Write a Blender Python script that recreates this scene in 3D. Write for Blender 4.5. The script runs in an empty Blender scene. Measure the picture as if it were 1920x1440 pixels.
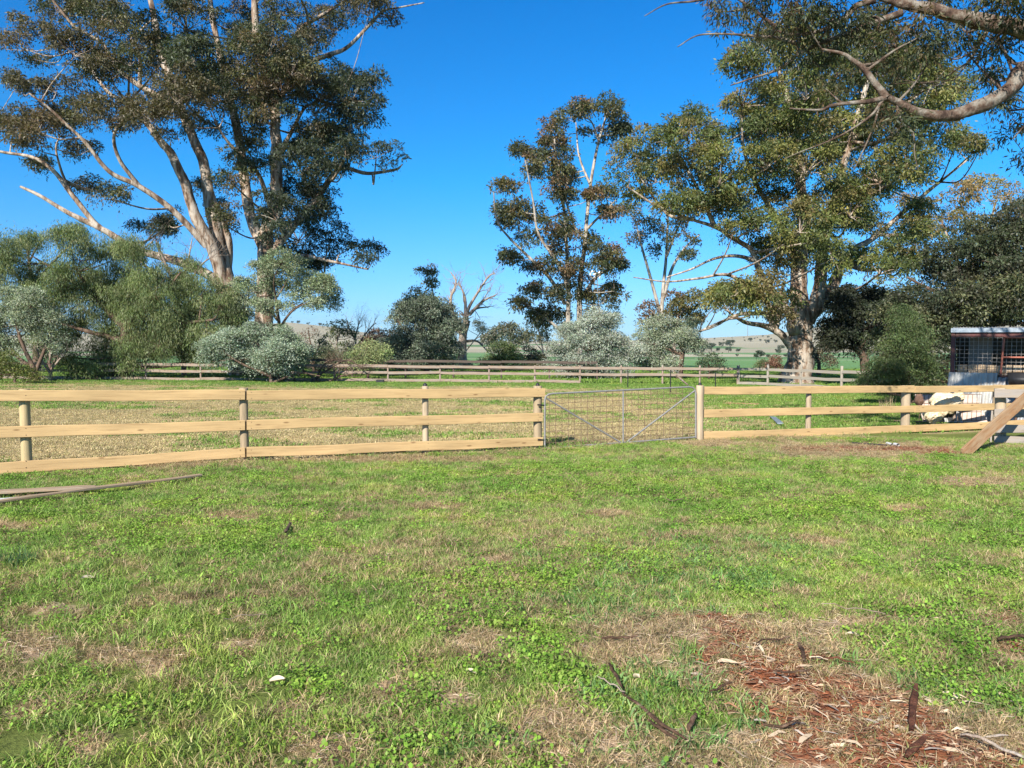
import bpy, bmesh, math, random
import numpy as np
from mathutils import Vector, Matrix
rng = np.random.default_rng(7)
random.seed(7)
S = bpy.context.scene
COL = S.collection
R = math.radians

# ------------------------------------------------------------------ camera
F = 1440.0; EYE = 1.75; PITCH = R(3.18)
CA, SA = math.cos(PITCH), math.sin(PITCH)
def at(px, py, D):
    u = (px-960)/F; v = (720-py)/F
    t = D/(CA+v*SA)
    return Vector((u*t, D, EYE+t*(-SA+v*CA)))
def proj(x, y, z):
    dz = z-EYE
    f = y*CA-dz*SA; up = y*SA+dz*CA
    f = np.maximum(f, .05)
    return 960+F*x/f, 720-F*up/f
cam = bpy.data.cameras.new('camera'); co = bpy.data.objects.new('camera', cam); COL.objects.link(co)
co.location = (0, 0, EYE); co.rotation_euler = (R(90)-PITCH, 0, 0)
cam.sensor_width = 36; cam.lens = 36*F/1920; cam.clip_end = 12000; cam.clip_start = .05
S.camera = co

# ------------------------------------------------------------------ noise
def _h(ix, iy, s):
    n = (ix.astype(np.int64)*374761393+iy.astype(np.int64)*668265263+s*1442695041) & 0xffffffff
    n = ((n ^ (n >> 13))*1274126177) & 0xffffffff
    return ((n ^ (n >> 16)) & 0xffff)/65535.0
def vn(x, y, s=0):
    x = np.asarray(x, float); y = np.asarray(y, float)
    ix = np.floor(x); iy = np.floor(y); fx = x-ix; fy = y-iy
    fx = fx*fx*(3-2*fx); fy = fy*fy*(3-2*fy)
    a = _h(ix, iy, s); b = _h(ix+1, iy, s); c = _h(ix, iy+1, s); d = _h(ix+1, iy+1, s)
    return (a*(1-fx)+b*fx)*(1-fy)+(c*(1-fx)+d*fx)*fy
def fbm(x, y, sc, s=0, o=4):
    t = 0; a = .5; w = 0
    for i in range(o):
        t = t+a*vn(np.asarray(x)*sc+i*17.3, np.asarray(y)*sc-i*9.1, s+i); w += a; a *= .5; sc *= 2.1
    return t/w
def ss(a, b, x):
    t = np.clip((x-a)/(b-a), 0, 1); return t*t*(3-2*t)

# ------------------------------------------------------------------ terrain
HPX = [-1500, 0, 300, 420, 540, 640, 720, 850, 1020, 1200, 1320, 1440, 1560, 1700, 1920, 3500]
HPY = [632, 630, 626, 616, 607, 618, 632, 641, 642, 640, 635, 627, 612, 602, 606, 610]
YK = [-60, 45, 90, 200, 500, 1000, 6000]; ZK = [1.08, -.81, -1.35, -3.2, -8, -12, -12]
def gz(x, y):
    x = np.asarray(x, float); y = np.asarray(y, float)
    z = .128-.008*np.clip(x, -30, 30)+np.interp(y, YK, ZK)
    th = x/np.maximum(y, 60)
    px = 960+F*th
    H = EYE+(640-np.interp(px, HPX, HPY))/F*2500+14
    z = z+ss(900, 2500, y)*H
    z = z+ss(500, 1500, y)*(fbm(x, y, 1/420., 5, 3)-.5)*16*ss(0, 30, H)
    z = z+(fbm(x, y, .45, 11, 3)-.5)*.10*(1-ss(30, 60, y))*ss(1, 4, y)+(fbm(x, y, 2.2, 13, 2)-.5)*.05*(1-ss(10, 13, y))*ss(1, 3, y)
    return z
def g1(x, y): return float(gz(x, y))
def gp(px, py):
    """ground point seen at a pixel"""
    u = (px-960)/F; v = (720-py)/F
    d = np.array([u, CA+v*SA, -SA+v*CA])
    lo, hi = 1.5, 1.5
    while hi < 5000:
        hi *= 1.02
        if EYE+d[2]*hi < g1(d[0]*hi, d[1]*hi): break
        lo = hi
    for _ in range(24):
        m = (lo+hi)/2
        if EYE+d[2]*m < g1(d[0]*m, d[1]*m): hi = m
        else: lo = m
    return Vector((d[0]*lo, d[1]*lo, g1(d[0]*lo, d[1]*lo)))

STRAW = [(1270,1180,200,30),(1400,1195,150,30),(1750,1385,180,56),(1180,1218,115,28),(1200,1192,110,28),(1165,1228,85,26),(1330,1178,120,22),(1480,1215,110,30),(1620,1168,110,10),(1100,1395,125,60),(1030,1340,70,28),
 (60,1212,60,28),(215,1232,60,18),(300,1245,40,18),(460,1212,42,12),(110,1143,50,9),(905,1205,52,24),(735,1292,34,24),(620,1405,62,24),(850,1308,40,18),
 (1450,1420,230,60),(1800,1400,150,60),(1560,1300,130,50),(1320,1260,60,30),(1820,905,80,8),(1600,845,150,14),(1330,832,60,9),(230,868,260,9),(700,862,300,6),
 (60,1330,60,14),(330,1130,50,9),(1130,965,50,7),(820,950,60,7),(430,970,50,6),(1530,1015,50,8),(1700,955,40,5),(930,1050,40,8),(160,1400,60,20),(1890,1235,50,14),
 (1250,1005,40,7),(550,1330,40,12),(0,990,60,9),(1480,1110,40,7)]
DIRT = [(1620,843,140,6),(1760,850,40,4),(1380,1190,50,18),(1465,1238,85,22),(1540,1300,120,32),(1650,1350,110,38),(1720,1410,110,34),(1560,1400,120,40),(1850,1435,80,20),(1440,1275,110,24),(1600,1330,100,40),(1500,1345,90,42),(1640,1405,130,50),(1350,1222,46,20),(1885,1160,32,9),(1905,1215,30,12),(60,876,75,9),(1340,1160,50,6),(1760,1400,40,30),(1400,1240,70,16)]
def emask(L, px, py, seed, jit=.5):
    m = np.zeros_like(px)
    n = (fbm(px/38., py/17., 1, seed, 3)-.5)*jit*2
    for cx, cy, rx, ry in L:
        r = ((px-cx)/rx)**2+((py-cy)/ry)**2
        m = np.maximum(m, 1-ss(.55, 1.45, np.sqrt(r)+n))
    return m
FA = np.array([-8.4, 9.39]); FP = [(-30,-.12),(-8.4,9.39),(-3.94,11.35),(.49,13.3),(3.57,14.7),(8.7,16.7),(11.07,17.62),(16,19.4),(60,38)]
def fence_y(x): return np.interp(x, [p[0] for p in FP], [p[1] for p in FP])
def masks(x, y):
    z = gz(x, y); px, py = proj(x, y, z)
    near = ((y > 1.8) & (y < 17)).astype(float)
    straw = emask(STRAW, px, py, 3)*near; dirt = emask(DIRT, px, py, 9)*near
    dy = y-fence_y(x)
    pad = ss(-.35, .5, dy+(fbm(x, y, 1.3, 21, 3)-.5)*1.2)*(1-ss(36, 42, y+(fbm(x, y, .3, 23)-.5)*6))
    pad = pad*(1-ss(3.5, 8.5, x-.0*y+(fbm(x, y, .35, 27, 3)-.5)*7)*.8)
    pad = pad*(1-.0*x)
    band = np.exp(-((dy-.1)/.38)**2)*ss(.3, .55, fbm(x, y, 1.1, 31))*(y < 22)
    straw = np.maximum(straw, band*.9)
    return straw, dirt, pad
def field_col(x, y):
    """albedo of far fields and hills"""
    n = fbm(x, y, 1/60., 41, 4); n2 = fbm(x, y, 1/300., 43, 4)
    green = np.stack([.105+.04*n, .20+.06*n, .075+.02*n], -1)
    tan = np.stack([.34+.09*n, .31+.08*n, .215+.06*n], -1)
    pale = np.stack([.5+0*n, .46+0*n, .33+0*n], -1)
    kx = np.floor((x+y*.15)/210.+.3*np.floor(y/230.)); ky = np.floor((y+x*.08)/230.)
    pick = _h(kx, ky, 77)
    isg = ((pick < .72) & (y < 760+160*n2)) | ((pick < .26) & (y < 1900))
    isg = isg | (y < 330)
    c = np.where(isg[..., None], green*(.8+.5*pick[..., None]), tan*(.8+.3*pick[..., None]))
    c = np.where(((y > 1500+400*n2))[..., None], tan*(.85+.3*n2[..., None]), c)
    e = np.abs(((y+x*.08)/230.) % 1-.0)
    c = np.where(((e < .035) & (y > 180) & (y < 1700))[..., None], pale, c)
    return c

def mk_mat(name):
    m = bpy.data.materials.new(name); m.use_nodes = True
    nt = m.node_tree; nt.nodes.clear()
    out = nt.nodes.new('ShaderNodeOutputMaterial')
    b = nt.nodes.new('ShaderNodeBsdfPrincipled'); nt.links.new(b.outputs[0], out.inputs[0])
    return m, nt, b, out
def N(nt, t, **k):
    n = nt.nodes.new(t)
    for a, v in k.items():
        if a in n.inputs: n.inputs[a].default_value = v
        else: setattr(n, a, v)
    return n
def noise(nt, vec, scale, detail=4, rough=.6):
    n = nt.nodes.new('ShaderNodeTexNoise'); n.inputs['Scale'].default_value = scale
    n.inputs['Detail'].default_value = detail; n.inputs['Roughness'].default_value = rough
    if vec is not None: nt.links.new(vec, n.inputs['Vector'])
    return n.outputs['Fac']
def ramp(nt, fac, stops):
    r = nt.nodes.new('ShaderNodeValToRGB'); nt.links.new(fac, r.inputs[0])
    e = r.color_ramp.elements
    while len(e) < len(stops): e.new(.5)
    for i, (p, c) in enumerate(stops):
        e[i].position = p; e[i].color = (c[0], c[1], c[2], 1) if hasattr(c, '__len__') else (c, c, c, 1)
    return r.outputs[0]
def mix(nt, a, b, fac, typ='MIX'):
    m = nt.nodes.new('ShaderNodeMix'); m.data_type = 'RGBA'; m.blend_type = typ
    for i, v in ((0, fac), (6, a), (7, b)):
        s = m.inputs[i]
        if isinstance(v, bpy.types.NodeSocket): nt.links.new(v, s)
        elif i == 0: s.default_value = v
        elif hasattr(v, '__len__'): s.default_value = (v[0], v[1], v[2], 1)
        else: s.default_value = (v, v, v, 1)
    return m.outputs[2]
def bump(nt, b, h, strength=.5, dist=.01):
    n = nt.nodes.new('ShaderNodeBump'); n.inputs['Strength'].default_value = strength; n.inputs['Distance'].default_value = dist
    nt.links.new(h, n.inputs['Height']); nt.links.new(n.outputs[0], b.inputs['Normal'])
def mapping(nt, src, scale):
    m = nt.nodes.new('ShaderNodeMapping'); m.inputs['Scale'].default_value = scale
    nt.links.new(src, m.inputs['Vector']); return m.outputs[0]

# ground material: albedo map carried by the sheet, broken up by noise
MG, nt, b, _ = mk_mat('earth_and_fields')
a = N(nt, 'ShaderNodeAttribute', attribute_name='col'); g = N(nt, 'ShaderNodeNewGeometry')
n1 = noise(nt, g.outputs['Position'], 38, 6, .75); n2 = noise(nt, g.outputs['Position'], 3.1, 5, .7)
c = mix(nt, a.outputs['Color'], ramp(nt, n1, [(.25, .35), (.5, .95), (.75, 1.5)]), .55, 'MULTIPLY')
c = mix(nt, c, ramp(nt, n2, [(.3, .7), (.7, 1.2)]), .5, 'MULTIPLY')
nt.links.new(c, b.inputs['Base Color']); b.inputs['Roughness'].default_value = .95; b.inputs['Specular IOR Level'].default_value = .1
bump(nt, b, n1, .8, .03)

def mesh_np(name, V, Fq, cols=None, mat=None, smooth=False):
    """V (n,3); Fq list of arrays of faces with equal sizes"""
    me = bpy.data.meshes.new(name)
    me.vertices.add(len(V)); me.vertices.foreach_set('co', np.asarray(V, np.float32).ravel())
    if not isinstance(Fq, (list, tuple)): Fq = [Fq]
    Fq = [np.asarray(f, np.int32) for f in Fq if len(f)]
    nl = sum(f.size for f in Fq); nf = sum(len(f) for f in Fq)
    me.loops.add(nl); me.loops.foreach_set('vertex_index', np.concatenate([f.ravel() for f in Fq]))
    me.polygons.add(nf)
    tot = np.concatenate([np.full(len(f), f.shape[1], np.int32) for f in Fq])
    st = np.concatenate([[0], np.cumsum(tot)[:-1]]).astype(np.int32)
    me.polygons.foreach_set('loop_start', st)
    if smooth: me.polygons.foreach_set('use_smooth', np.ones(nf, bool))
    me.update(calc_edges=True)
    if cols is not None:
        at_ = me.color_attributes.new('col', 'FLOAT_COLOR', 'POINT')
        C4 = np.ones((len(V), 4), np.float32); C4[:, :3] = cols
        at_.data.foreach_set('color', C4.ravel())
    if mat: me.materials.append(mat)
    return me
def link(name, me, parent=None, loc=None):
    o = bpy.data.objects.new(name, me); COL.objects.link(o)
    if loc is not None: o.location = loc
    if parent: o.parent = parent
    return o
def tag(o, label=None, cat=None, group=None, kind=None):
    if label: o['label'] = label
    if cat: o['category'] = cat
    if group: o['group'] = group
    if kind: o['kind'] = kind
    return o
def empty(name, loc, label, cat, group=None):
    o = bpy.data.objects.new(name, None); COL.objects.link(o); o.location = loc; o.empty_display_size = .1
    return tag(o, label, cat, group)

# ground sheet
ys = np.concatenate([np.arange(-30, 2, .8), np.arange(2, 15, .045), np.arange(15, 47, .2), 47*1.0085**np.arange(0, 545)])
tt = np.linspace(-1, 1, 381); tt = .22*tt+.78*tt**3
Wd = 26+1.15*np.maximum(ys, 0)
X = tt[None, :]*Wd[:, None]; Y = np.repeat(ys[:, None], len(tt), 1)
Z = gz(X, Y)
straw, dirt, pad = masks(X.ravel(), Y.ravel()); xs_, ys2 = X.ravel(), Y.ravel()
nz = fbm(xs_, ys2, .7, 51, 4); nb = fbm(xs_, ys2, 2.3, 57, 3)
lawn = np.stack([.13+.06*nz, .17+.05*nz, .04+.02*nz], -1)
strawc = np.stack([.50+.1*nb, .36+.08*nb, .235+.05*nb], -1)
dirtc = np.stack([.28+.12*nb, .098+.05*nb, .05+.02*nb], -1)
padc = np.stack([.47+.1*nb, .37+.07*nb, .20+.04*nb], -1)
gm = ss(.53, .66, fbm(xs_, ys2*1.6, .4, 61, 4))[:, None]
padc = padc*(1-.55*gm)+.55*gm*np.array([.20, .26, .07])
back = ss(38, 46, ys2)[:, None]
lawn = lawn*(1-back)+back*np.array([.10, .20, .04])
c = lawn*(1-pad[:, None])+padc*pad[:, None]
c = c*(1-straw[:, None])+strawc*straw[:, None]
c = c*(1-dirt[:, None])+dirtc*dirt[:, None]
far = ss(70, 110, ys2)[:, None]
c = c*(1-far)+field_col(xs_, ys2)*far
nr, nc = X.shape
idx = np.arange(nr*nc).reshape(nr, nc)
Fg = np.stack([idx[:-1, :-1], idx[:-1, 1:], idx[1:, 1:], idx[1:, :-1]], -1).reshape(-1, 4)
go = link('ground', mesh_np('ground', np.stack([X, Y, Z], -1).reshape(-1, 3), Fg, c, MG, True))
tag(go, kind='structure')

# ------------------------------------------------------------------ leaf / grass materials
def leaf_mat(name, rough=.5, trans=.3, spec=.35):
    m, nt, b, out = mk_mat(name)
    a = N(nt, 'ShaderNodeAttribute', attribute_name='col')
    nt.links.new(a.outputs['Color'], b.inputs['Base Color'])
    b.inputs['Roughness'].default_value = rough; b.inputs['Specular IOR Level'].default_value = spec
    t = nt.nodes.new('ShaderNodeBsdfTranslucent')
    nt.links.new(mix(nt, a.outputs['Color'], (1.15, 1.25, .5), 1.0, 'MULTIPLY'), t.inputs['Color'])
    ms = nt.nodes.new('ShaderNodeMixShader'); ms.inputs[0].default_value = trans
    nt.links.new(b.outputs[0], ms.inputs[1]); nt.links.new(t.outputs[0], ms.inputs[2]); nt.links.new(ms.outputs[0], out.inputs[0])
    return m
M_LEAF = leaf_mat('leaves'); M_PALE = leaf_mat('silver_leaves', .7, .15, .2)
def grass_mat(name, dry):
    m, nt, b, out = mk_mat(name)
    a = N(nt, 'ShaderNodeAttribute', attribute_name='col'); g = N(nt, 'ShaderNodeNewGeometry')
    n = noise(nt, g.outputs['Position'], .9, 4, .65); n2 = noise(nt, g.outputs['Position'], 6, 3, .6)
    tint = ramp(nt, n, [(.36, (.70, .82, .70)), (.5, (1, 1, 1)), (.66, (1.25, 1.08, .95))]) if not dry else ramp(nt, n, [(.35, (.8, .8, .75)), (.65, (1.12, 1.08, 1))])
    c = mix(nt, a.outputs['Color'], tint, 1.0, 'MULTIPLY')
    c = mix(nt, c, ramp(nt, n2, [(.3, .75), (.7, 1.25)]), 1.0, 'MULTIPLY')
    nt.links.new(c, b.inputs['Base Color']); b.inputs['Roughness'].default_value = .55; b.inputs['Specular IOR Level'].default_value = .3
    t = nt.nodes.new('ShaderNodeBsdfTranslucent'); nt.links.new(c, t.inputs['Color'])
    ms = nt.nodes.new('ShaderNodeMixShader'); ms.inputs[0].default_value = .3
    nt.links.new(b.outputs[0], ms.inputs[1]); nt.links.new(t.outputs[0], ms.inputs[2]); nt.links.new(ms.outputs[0], out.inputs[0])
    return m
M_GRASS = grass_mat('green_grass', False); M_DRY = grass_mat('dry_grass', True)

def blades(n, rad, h, w, lean, cols, seed, flat=0., curl=1.0):
    r = np.random.default_rng(seed)
    ang = r.uniform(0, 2*np.pi, n); rr = rad*np.sqrt(r.uniform(0, 1, n))
    base = np.stack([rr*np.cos(ang), rr*np.sin(ang), np.full(n, -.008)], -1)
    L = h*r.uniform(.45, 1.15, n); th = r.uniform(0, 2*np.pi, n); ln = np.clip(r.normal(lean, .3, n), 0, 1.5)
    d = np.stack([np.cos(th), np.sin(th), 0*th], -1)
    up = np.array([0, 0, 1.0])
    a1 = ln*.5; a2 = ln*curl
    p1 = base+(L*.5)[:, None]*(np.sin(a1)[:, None]*d+np.cos(a1)[:, None]*up)
    p2 = p1+(L*.5)[:, None]*(np.sin(a2)[:, None]*d+np.cos(a2)[:, None]*up)
    p1[:, 2] *= (1-flat); p2[:, 2] *= (1-flat)
    ph = r.uniform(0, np.pi, n); s = np.stack([np.cos(ph), np.sin(ph), 0*ph], -1)*(w*r.uniform(.6, 1.2, n))[:, None]*.5
    V = np.stack([base-s, base+s, p1-s*.85, p1+s*.85, p2], 1).reshape(-1, 3)
    i = (np.arange(n)*5)[:, None]
    Fq = i+np.array([[0, 1, 3, 2]]); Ft = i+np.array([[2, 3, 4]])
    cols = np.array(cols); ci = r.integers(0, len(cols), n)
    C = cols[ci]*r.uniform(.75, 1.3, n)[:, None]
    return V, Fq, Ft, np.repeat(C, 5, 0)
def clover(n, rad, h, cols, seed, sz=.011):
    r = np.random.default_rng(seed)
    ang = r.uniform(0, 2*np.pi, n); rr = rad*np.sqrt(r.uniform(0, 1, n))
    c = np.stack([rr*np.cos(ang), rr*np.sin(ang), h*r.uniform(.3, 1.1, n)], -1)
    Vs = []; Fs = []; k = 0
    s = sz*r.uniform(.6, 1.4, n)
    t = np.linspace(0, 2*np.pi, 6)[:-1]
    tilt = r.normal(0, .45, (n, 2))
    for j in range(5):
        x = np.cos(t[j])*s; y = np.sin(t[j])*s
        Vs.append(c+np.stack([x, y, x*tilt[:, 0]+y*tilt[:, 1]], -1))
    V = np.stack(Vs, 1).reshape(-1, 3)
    Fp = (np.arange(n)*5)[:, None]+np.array([[0, 1, 2, 3, 4]])
    cols = np.array(cols); C = cols[r.integers(0, len(cols), n)]*r.uniform(.75, 1.3, n)[:, None]
    return V, Fp, np.repeat(C, 5, 0)
def tuft_coll(name, builders):
    cc = bpy.data.collections.new(name)
    for i, me in enumerate(builders):
        o = bpy.data.objects.new(name+'_clump', me); cc.objects.link(o)
    return cc
def blade_mesh(mat, *a, **k):
    V, Fq, Ft, C = blades(*a, **k); return mesh_np('blades', V, [Fq, Ft], C, mat)
def clover_mesh(mat, *a, **k):
    V, Fp, C = clover(*a, **k); return mesh_np('clover', V, [Fp], C, mat)
def scatter(name, pts, scl, coll, label, cat, tilt=.12):
    n = len(pts); me = bpy.data.meshes.new(name)
    me.vertices.add(n); me.vertices.foreach_set('co', np.asarray(pts, np.float32).ravel())
    rot = np.stack([rng.normal(0, tilt, n), rng.normal(0, tilt, n), rng.uniform(0, 6.283, n)], -1)
    A = me.attributes.new('rot', 'FLOAT_VECTOR', 'POINT'); A.data.foreach_set('vector', rot.astype(np.float32).ravel())
    A = me.attributes.new('scl', 'FLOAT', 'POINT'); A.data.foreach_set('value', np.asarray(scl, np.float32))
    A = me.attributes.new('pick', 'INT', 'POINT'); A.data.foreach_set('value', rng.integers(0, len(coll.objects), n).astype(np.int32))
    o = link(name, me); tag(o, label, cat, kind='stuff')
    ng = bpy.data.node_groups.new(name, 'GeometryNodeTree')
    ng.interface.new_socket('Geometry', in_out='INPUT', socket_type='NodeSocketGeometry')
    ng.interface.new_socket('Geometry', in_out='OUTPUT', socket_type='NodeSocketGeometry')
    gi = ng.nodes.new('NodeGroupInput'); goo = ng.nodes.new('NodeGroupOutput')
    ip = ng.nodes.new('GeometryNodeInstanceOnPoints'); ci = ng.nodes.new('GeometryNodeCollectionInfo')
    ci.inputs['Collection'].default_value = coll; ci.inputs['Separate Children'].default_value = True; ci.inputs['Reset Children'].default_value = True
    ip.inputs['Pick Instance'].default_value = True
    def na(t, nm):
        q = ng.nodes.new('GeometryNodeInputNamedAttribute'); q.data_type = t; q.inputs['Name'].default_value = nm; return q.outputs[0]
    L = ng.links.new
    L(gi.outputs[0], ip.inputs['Points']); L(ci.outputs[0], ip.inputs['Instance'])
    L(na('INT', 'pick'), ip.inputs['Instance Index']); L(na('FLOAT_VECTOR', 'rot'), ip.inputs['Rotation']); L(na('FLOAT', 'scl'), ip.inputs['Scale'])
    L(ip.outputs[0], goo.inputs[0])
    md = o.modifiers.new('scatter', 'NODES'); md.node_group = ng
    return o
def sample(y0, y1, dens, xm=1.6, k=.74):
    n = int(dens*(y1-y0)*2*(k*y1+xm))
    y = rng.uniform(y0, y1, n); x = rng.uniform(-1, 1, n)*(k*y1+xm)
    m = np.abs(x) < k*y+xm
    return x[m], y[m]
G_ = [(.20,.32,.055),(.24,.37,.06),(.28,.42,.08),(.18,.30,.065),(.31,.42,.10),(.46,.43,.20),(.36,.42,.13),(.22,.36,.07)]
DRYC = [(.55,.42,.26),(.47,.35,.21),(.60,.47,.31),(.38,.26,.16),(.32,.32,.13)]
PADC = [(.50,.41,.23),(.56,.46,.27),(.47,.39,.21),(.42,.41,.18),(.52,.42,.25)]
CLO = [(.18,.33,.04),(.22,.38,.05),(.16,.29,.04),(.27,.40,.07)]
cg = tuft_coll('lawn', [blade_mesh(M_GRASS, 50, .075, .050, .0046, .9, G_, s, curl=1.3) for s in range(1, 6)])
cl = tuft_coll('long', [blade_mesh(M_GRASS, 42, .07, .09, .0042, 1.0, G_, s+20, curl=1.5) for s in range(1, 5)])
cb = tuft_coll('broad', [blade_mesh(M_GRASS, 22, .08, .10, .0095, 1.05, [(.14,.26,.08),(.17,.31,.085),(.22,.34,.11)], s+30, curl=1.5) for s in range(1, 5)])
cd = tuft_coll('dry', [blade_mesh(M_DRY, 55, .075, .11, .0042, 1.1, DRYC, s+40, curl=1.5, flat=.25) for s in range(1, 6)])
cc_ = tuft_coll('clover', [clover_mesh(M_GRASS, 80, .13, .045, CLO, s+50, sz=.0068) for s in range(1, 5)])
cf = tuft_coll('far', [blade_mesh(M_GRASS, 40, .16, .075, .013, .9, G_[:5], s+60, curl=1.3) for s in range(1, 5)])
cp = tuft_coll('pad', [blade_mesh(M_DRY, 62, .26, .065, .012, 1.2, PADC, s+70, curl=1.4, flat=.2) for s in range(1, 6)])
cpg = tuft_coll('padgreen', [blade_mesh(M_GRASS, 40, .26, .095, .022, .8, [(.15,.27,.04),(.19,.31,.06),(.24,.31,.09)], s+80, curl=1.2) for s in range(1, 5)])
def put(name, x, y, keep, smin, smax, coll, label, cat, size=None):
    x, y = x[keep], y[keep]
    z = gz(x, y)
    sc = rng.uniform(smin, smax, len(x))
    if size is not None: sc = sc*size[keep]
    return scatter(name, np.stack([x, y, z], -1), sc, coll, label, cat)
def lawn_zone(x, y):
    st, di, pa = masks(x, y)
    return st, di, pa, fbm(x, y, 1.1, 71, 4), fbm(x, y, .9, 81, 4), rng.uniform(0, 1, len(x))
x, y = sample(2.3, 15.5, 380)
st, di, pa, nA, nB, u = lawn_zone(x, y)
rm = 1-np.clip(st*1.25, 0, 1)-di*1.6-.45*ss(.50, .62, nA)
ln = ss(.50, .60, fbm(x, y, .55, 91, 3))
put('lawn_grass', x, y, (u < rm) & (pa < .5) & (ln < .6+.3*rng.random(len(x))), .7, 1.25, cg, 'short green lawn grass covering the foreground before the new rail fence', 'grass')
x, y = sample(2.3, 14, 90)
st, di, pa, nA, nB, u = lawn_zone(x, y); ln = ss(.48, .60, fbm(x, y, .55, 91, 3))
put('long_grass', x, y, (u < (1-st*1.2-di*1.3)*(.25+.75*ln)) & (pa < .5), .6, 1.15, cl, 'longer wispy green grass in patches of the foreground lawn', 'grass', size=.75+.5*ln)
x, y = sample(2.3, 12, 120)
st, di, pa, nA, nB, u = lawn_zone(x, y); px, py = proj(x, y, gz(x, y))
bm_ = emask([(1380,1290,60,30),(1250,1300,140,50),(1350,1330,120,40),(1200,1410,120,40),(1600,1240,120,40),(1750,1300,120,40),(1860,1350,80,30),(1300,1060,260,50),(1150,1130,150,40),(900,1400,60,30),(1440,1240,60,20)], px, py, 15)
put('broad_leaf_grass', x, y, (u < bm_*.9*(1-di)), .6, 1.1, cb, 'broad bladed green runner grass around the bare soil patch', 'grass')
x, y = sample(2.3, 15.5, 260)
st, di, pa, nA, nB, u = lawn_zone(x, y)
put('dry_grass', x, y, (u < np.maximum(st*(.95-1.0*di), .13+.45*ss(.44, .60, nA)*(.75+.25*(y < 6.5)*(x < 0)))) & (pa < .6), .6, 1.15, cd, 'bleached dry grass tufts and thatch lying in the lawn', 'grass')
x, y = sample(2.3, 15, 170)
st, di, pa, nA, nB, u = lawn_zone(x, y); px, py = proj(x, y, gz(x, y))
cm = np.maximum(.10+ss(.48, .68, nB)*.7, emask([(600,1300,60,30),(180,1330,80,30),(500,1410,70,30),(1060,1270,60,25),(820,1340,60,30),(900,1370,60,25),(320,950,90,10),(1300,870,140,10),(1100,880,100,10),(450,900,70,8),(1550,960,200,25),(1250,920,200,25)], px, py, 17))
put('clover_patch', x, y, (u < cm*.55*(1-st*1.3-di*1.5)) & (pa < .5), .6, 1.2, cc_, 'bright green clover growing through the foreground grass', 'clover')
x, y = sample(11, 44, 62, k=.76)
st, di, pa, nA, nB, u = lawn_zone(x, y); gmk = ss(.50, .66, fbm(x, y*1.6, .4, 61, 4))
put('paddock_grass', x, y, (u < pa*(1.0-.45*gmk)), .55, 1.1, cp, 'dry mown grass of the enclosed paddock between the fences', 'grass')
put('paddock_green_grass', x, y, (u > 1-np.maximum(.5*gmk*pa, (1-pa)*.9)*.8) & (y > fence_y(x)), .5, 1.0, cpg, 'fresh green grass patches in the paddock and along the far fence', 'grass')
x, y = sample(44, 85, 14, k=.76)
put('far_grass', x, y, x > -99, 1.2, 2.0, cpg, 'green pasture grass beyond the weathered far fence', 'grass')

# ------------------------------------------------------------------ bark, tubes, trees
def bark_mat(name, stops, sc=(3, 3, .7), rough_base=None):
    m, nt, b, _ = mk_mat(name)
    g = N(nt, 'ShaderNodeNewGeometry')
    v = mapping(nt, g.outputs['Position'], sc)
    n = noise(nt, v, 1.1, 6, .62); n2 = noise(nt, mapping(nt, g.outputs['Position'], (sc[0]*5, sc[1]*5, sc[2]*2.5)), 1.5, 5, .7)
    c = ramp(nt, n, stops); c = mix(nt, c, ramp(nt, n2, [(.3, .6), (.6, 1.15)]), .8, 'MULTIPLY')
    nt.links.new(c, b.inputs['Base Color']); b.inputs['Roughness'].default_value = .85; b.inputs['Specular IOR Level'].default_value = .2
    bump(nt, b, n2, .7, .04)
    return m
M_GUM = bark_mat('gum_bark', [(.36, (.09, .055, .035)), (.46, (.25, .17, .115)), (.55, (.43, .36, .285)), (.70, (.53, .46, .38))])
M_GUMW = bark_mat('pale_gum_bark', [(.36, (.15, .11, .08)), (.5, (.38, .33, .27)), (.7, (.52, .48, .42))])
M_BARK = bark_mat('brown_bark', [(.35, (.06, .04, .03)), (.6, (.17, .115, .08)), (.75, (.26, .19, .14))])
M_GREYB = bark_mat('grey_deadwood', [(.35, (.20, .13, .10)), (.55, (.33, .265, .21)), (.75, (.44, .39, .33))])
M_NEARB = bark_mat('near_limb_bark', [(.36, (.05, .03, .022)), (.48, (.13, .085, .06)), (.58, (.22, .185, .145)), (.74, (.30, .27, .23))], (5, 5, 5))

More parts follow.
